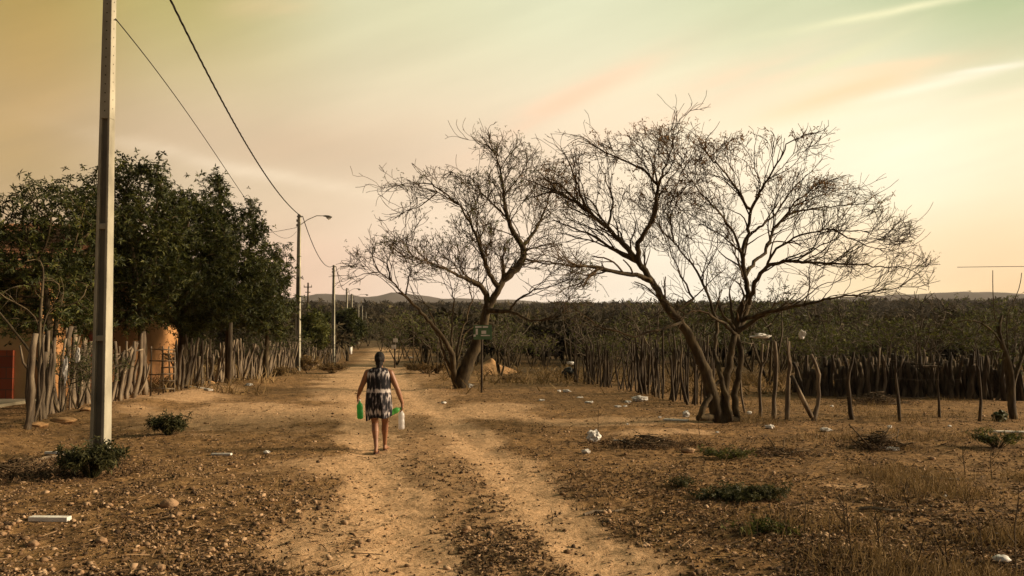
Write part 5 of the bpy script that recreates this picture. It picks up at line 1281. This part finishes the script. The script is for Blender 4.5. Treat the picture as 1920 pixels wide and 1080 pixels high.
# dress
def dress():
    prof = [(.555, .190, .150, .01), (.62, .198, .152, .006), (.72, .206, .154, 0), (.82, .206, .152, 0), (.90, .200, .148, 0), (.98, .192, .142, 0), (1.04, .186, .134, 0), (1.10, .186, .130, 0), (1.16, .190, .128, 0), (1.22, .196, .120, 0), (1.27, .197, .106, 0), (1.305, .176, .088, .0), (1.335, .135, .075, 0), (1.352, .095, .066, .004), (1.352, .075, .058, .004)]
    n = 72; vs = []; fs = []; zz = np.linspace(0, len(prof) - 1, 46); ar = np.array(prof)
    for i, q in enumerate(zz):
        z, rx, ry, c_ = [float(np.interp(q, range(len(prof)), ar[:, k])) for k in range(4)]
        fall = max(0, (1.0 - z) / .4)
        for j in range(n):
            t = 2 * math.pi * j / n
            fold = 1 + fall * .07 * math.sin(t * 7 + 1.3 + z * 3) + fall * .03 * math.sin(t * 12 + z * 5) + .008 * math.sin(t * 5 + z * 30)
            hem = -.035 * math.cos(t) * 0 + (.02 * math.sin(t * 3 + 1) + .028 * math.cos(t)) * (fall if z < .7 else 0)
            vs.append((.004 + rx * fold * math.cos(t) + .006 * fall, ry * fold * math.sin(t), z + hem))
    for i in range(len(zz) - 1):
        for j in range(n): fs.append((i * n + j, i * n + (j + 1) % n, (i + 1) * n + (j + 1) % n, (i + 1) * n + j))
    b = MB(); b.add(vs, fs); o = b.build('dress', dress_mat(), wm, True); sm = o.modifiers.new('th', 'SOLIDIFY'); sm.thickness = .005; sm.offset = 1
dress()
# flip-flops
for a_, s in ((AL, -1), (AR, 1)):
    b = MB(); vs = []; n = 20
    for z in (0.0, .018):
        for j in range(n):
            t = 2 * math.pi * j / n; vs.append((a_.x + s * .008 + (.042 + .008 * math.sin(t)) * math.cos(t), a_.y + .055 + .125 * math.sin(t), z))
    fs = [tuple(range(n))[::-1], tuple(range(n, 2 * n))] + [(j, (j + 1) % n, n + (j + 1) % n, n + j) for j in range(n)]; b.add(vs, fs)
    b.tube([(a_.x - .035, a_.y + .04, .02), (a_.x - .02, a_.y + .07, .062), (a_.x + s * .012, a_.y + .135, .03)], .006, 6); b.tube([(a_.x + .035, a_.y + .04, .02), (a_.x + .02, a_.y + .07, .062), (a_.x + s * .012, a_.y + .135, .03)], .006, 6)
    b.build('flip_flop', mat('sandal_rubber', [(.03, .012, .008), (.06, .02, .015)], 5, .7, 0), wm, True)
# bottles
def bottle(name, label, neck, axis_, L_, r, colr, tr=.7):
    m = bpy.data.materials.new(name + '_plastic'); m.use_nodes = True; t = m.node_tree; pb = t.nodes['Principled BSDF']; pb.inputs['Base Color'].default_value = (*colr, 1); pb.inputs['Roughness'].default_value = .25
    trn = t.nodes.new('ShaderNodeBsdfTranslucent'); trn.inputs[0].default_value = (*colr, 1); mx = t.nodes.new('ShaderNodeMixShader'); mx.inputs[0].default_value = tr
    t.links.new(pb.outputs[0], mx.inputs[1]); t.links.new(trn.outputs[0], mx.inputs[2]); t.links.new(mx.outputs[0], t.nodes['Material Output'].inputs[0])
    pr = [(0, .3), (.03, .3), (.06, .28), (.10, .32), (.16, .6), (.24, .92), (.30, 1), (.42, 1), (.44, .95), (.50, .93), (.56, .95), (.58, 1), (.74, .98), (.76, .92), (.80, 1), (.94, .98), (.98, .82), (1, .6)]
    b = MB(); b.tube([(0, 0, -L_ * p_[0]) for p_ in pr], [r * p_[1] for p_ in pr], 20)
    o = empty(name, neck); o.rotation_euler = Vector(axis_).to_track_quat('-Z', 'Y').to_euler(); tag(o, label, 'bottle', 'plastic bottles carried by the woman')
    b.build('bottle_body', m, o, True); c2_ = MB(); c2_.tube([(0, 0, .012), (0, 0, -L_ * .035)], r * .34, 14); c2_.build('cap', white_m, o, True)
W0 = Vector(wg)
bottle('plastic_bottle', 'green plastic bottle hanging from her left hand', W0 + hL + Vector((.0, 0, .01)), (.05, .0, -1), .30, .050, (.14, .46, .16))
bottle('plastic_bottle', 'bright green plastic bottle held slanting across her dress in her right hand', W0 + hR + Vector((.012, -.01, .02)), (-.85, -.30, -.42), .30, .046, (.20, .60, .16))
bottle('plastic_bottle', 'clear white plastic bottle hanging upright from her right hand', W0 + hR + Vector((.004, .02, .0)), (.02, -.05, -1), .33, .050, (.72, .70, .68), .5)

# ---------------------------------------------------------------- haze
hz = MB(); hz.box((0, 1900, 100), (9600, 4300, 320)); ho = hz.build('haze', None)
hm = bpy.data.materials.new('haze_air'); hm.use_nodes = True; ht = hm.node_tree; ht.nodes.remove(ht.nodes['Principled BSDF'])
pv = ht.nodes.new('ShaderNodeVolumePrincipled'); pv.inputs['Color'].default_value = (.80, .74, .72, 1); pv.inputs['Density'].default_value = .00009; pv.inputs['Anisotropy'].default_value = .2
ht.links.new(pv.outputs[0], ht.nodes['Material Output'].inputs['Volume']); ho.data.materials.append(hm); tag(ho, 'thin pale evening haze over the plain', 'haze', kind='stuff')
